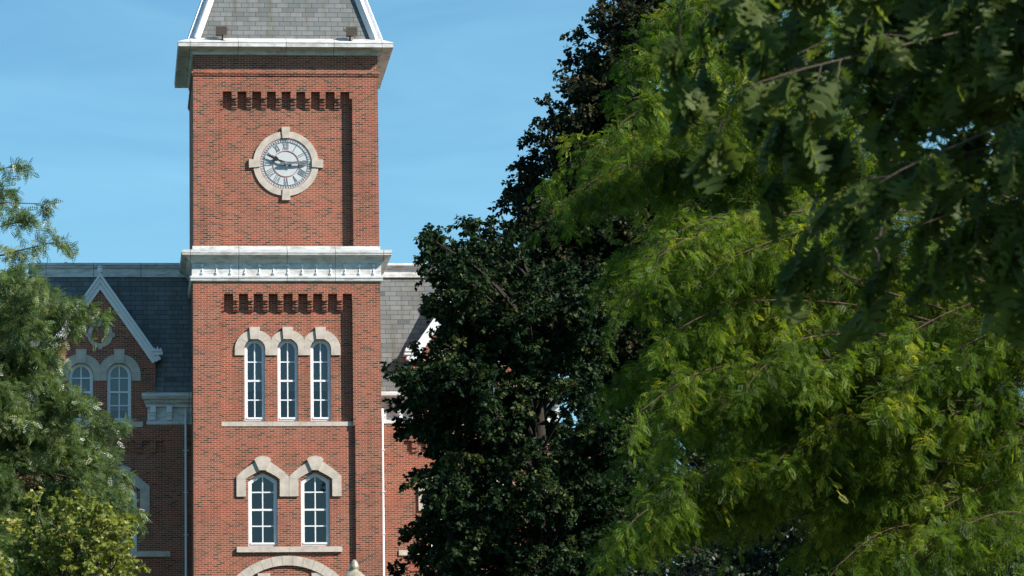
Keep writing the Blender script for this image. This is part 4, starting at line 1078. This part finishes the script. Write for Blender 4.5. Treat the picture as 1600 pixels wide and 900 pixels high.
# --- red oak close to the camera
OAK_LEAF = leaf_mat('oak_leaf', [(0, (.055, .090, .026)), (.5, (.090, .128, .038)), (1, (.128, .160, .050))], (1.5, 1.5, .5), .50, .5, .15)
def oak_template():
    prof = [(0, .012), (.10, .03), (.14, .10), (.17, .24), (.21, .17), (.27, .13), (.32, .20), (.37, .40), (.41, .35), (.45, .40), (.45, .22), (.50, .15), (.57, .22), (.64, .46), (.67, .38), (.73, .44), (.71, .24), (.75, .15), (.82, .20), (.89, .31), (.90, .2), (.96, .17), (.94, .07)]
    v = [(0, 0, 0)]; f = []
    mid = []
    for a, s in prof:
        c = -.35*max(0, a-.35)**2
        mid.append(len(v)); v.append((a*.98, 0, c)); v.append((a, s*.94, c-.30*s)); v.append((a, -s*.94, c-.30*s))
    n = len(prof)
    for i in range(n-1):
        a, b = mid[i], mid[i+1]
        f += [(a, b, b+1), (a, b+1, a+1), (a, b+2, b), (a, a+2, b+2)]
    t = len(v); v.append((1.0, 0, -.35*.65**2-.02)); a = mid[-1]; f += [(a, t, a+1), (a, a+2, t)]
    return v, f
def oak():
    rng = np.random.default_rng(3)
    Y0 = -154+18.5; x = float(at(1600, 400, Y0)[0])+4.2; y = Y0+1.0; zg = ground_z(x, y); zt = 11.5
    root = empty('oak_tree', (x, y, zg)); tag(root, 'shaded red oak with large lobed hanging leaves near the top right corner', 'tree')
    m, tp = trunk_mesh(x, y, zg, zt, .38); m.build('trunk', BARK, root, smooth=True, origin=(x, y, zg))
    spec = [((1030,85),(1150,10)),((1060,150),(1200,60)),((1100,230),(1240,150)),((1080,300),(1230,220)),((1110,380),(1260,290)),((1130,440),(1270,350)),((1180,170),(1330,90)),((1200,300),(1340,220)),((1220,420),(1350,330)),((1180,80),(1310,10)),
            ((1290,130),(1430,50)),((1330,70),(1460,0)),((1300,250),(1440,170)),((1320,360),(1450,280)),((1370,200),(1500,120)),((1420,120),(1550,40)),((1460,250),(1590,170)),((1480,60),(1600,-20)),((1500,160),(1630,90)),((1560,120),(1680,60)),
            ((1540,260),(1660,190)),((1570,340),(1680,270)),((1450,340),(1580,270)),((1260,20),(1390,-40)),((1120,30),(1260,-40)),((1400,20),(1530,-50)),((1570,30),(1690,-20)),((1380,300),(1500,230)),((1250,480),(1370,400)),((1340,460),(1460,380)),((1150,500),(1280,410)),((1085,450),(1220,370)),((1210,210),(1350,133)),((1540,430),(1640,370)),((1600,450),(1690,390)),((1500,420),(1620,350)),((1580,380),(1680,320)),((1460,440),(1580,370))]
    spec = [((a+32, b_-46), (c+25, d_-45)) for (a, b_), (c, d_) in spec if not (a < 1150 and b_ > 290) and not (a < 1260 and b_ > 430)]
    bo = []
    for (tx, ty), (mx_, my) in spec:
        yy = Y0+rng.uniform(-1.6, 1.6); tip = at(tx, ty, yy); mid = at(mx_, my, yy)
        st = np.array([x, y, mid[2]+rng.uniform(.3, 1.6)]); bo.append(smooth_poly([st, st*.45+mid*.55+np.array([0,0,.25]), mid, tip], 5))
    s1 = poly_stems(rng, bo, 4.6, .26, .4, .8, .6, -.15, .35, t0=.08)
    P, A, S, Nn, sz, i = leaves_on(rng, s1, 9, .30, .130, .38, .35, 1.5, .6, 2.0)
    # upper and outer crown, shading the low branches
    prof = lambda t: 5.2*math.sin(math.pi*min(1, .35+.65*t))**.7
    top = radial_boughs(rng, x, y, 5.2, zt+.5, prof, 32, rise=.3)
    s3 = poly_stems(rng, top, 5.0, .9, .4, .8, .6, .1, .15, t0=.3); s4 = children(rng, s3, 3, .3, 1, .4, .3, .8, .7, 0, .2)
    P2, A2, S2, N2, z2, i2 = leaves_on(rng, s4, 5, .3, .19, .25, .5, .8, .6, .8)
    b = MB(); tube_list(b, bo, .009, .002, 6); tube_list(b, top, .06, .008, 6); stem_tubes(b, s1, .0035, .002, 4, 3)
    # bare curling twigs hanging below the foliage
    for pts in ([(1348,330),(1358,372),(1372,400),(1370,430),(1350,438),(1325,432)], [(1358,372),(1372,372),(1378,355)], [(1325,432),(1305,418),(1290,400)]):
        b.tube(smooth_poly([at(px, py, Y0-.6) for px, py in pts], 4), [.0065-.0001*k for k in range(4*(len(pts)-1)+1)], 6)
    b.build('branches', BARK, root, smooth=True, origin=(x, y, zg))
    tv, tf = oak_template()
    leaf_mesh('crown', np.concatenate([P, P2]), np.concatenate([A, A2]), np.concatenate([S, S2]), np.concatenate([Nn, N2]), np.concatenate([sz, z2]), tv, tf, OAK_LEAF, root, rng, origin=(x, y, zg))
oak()
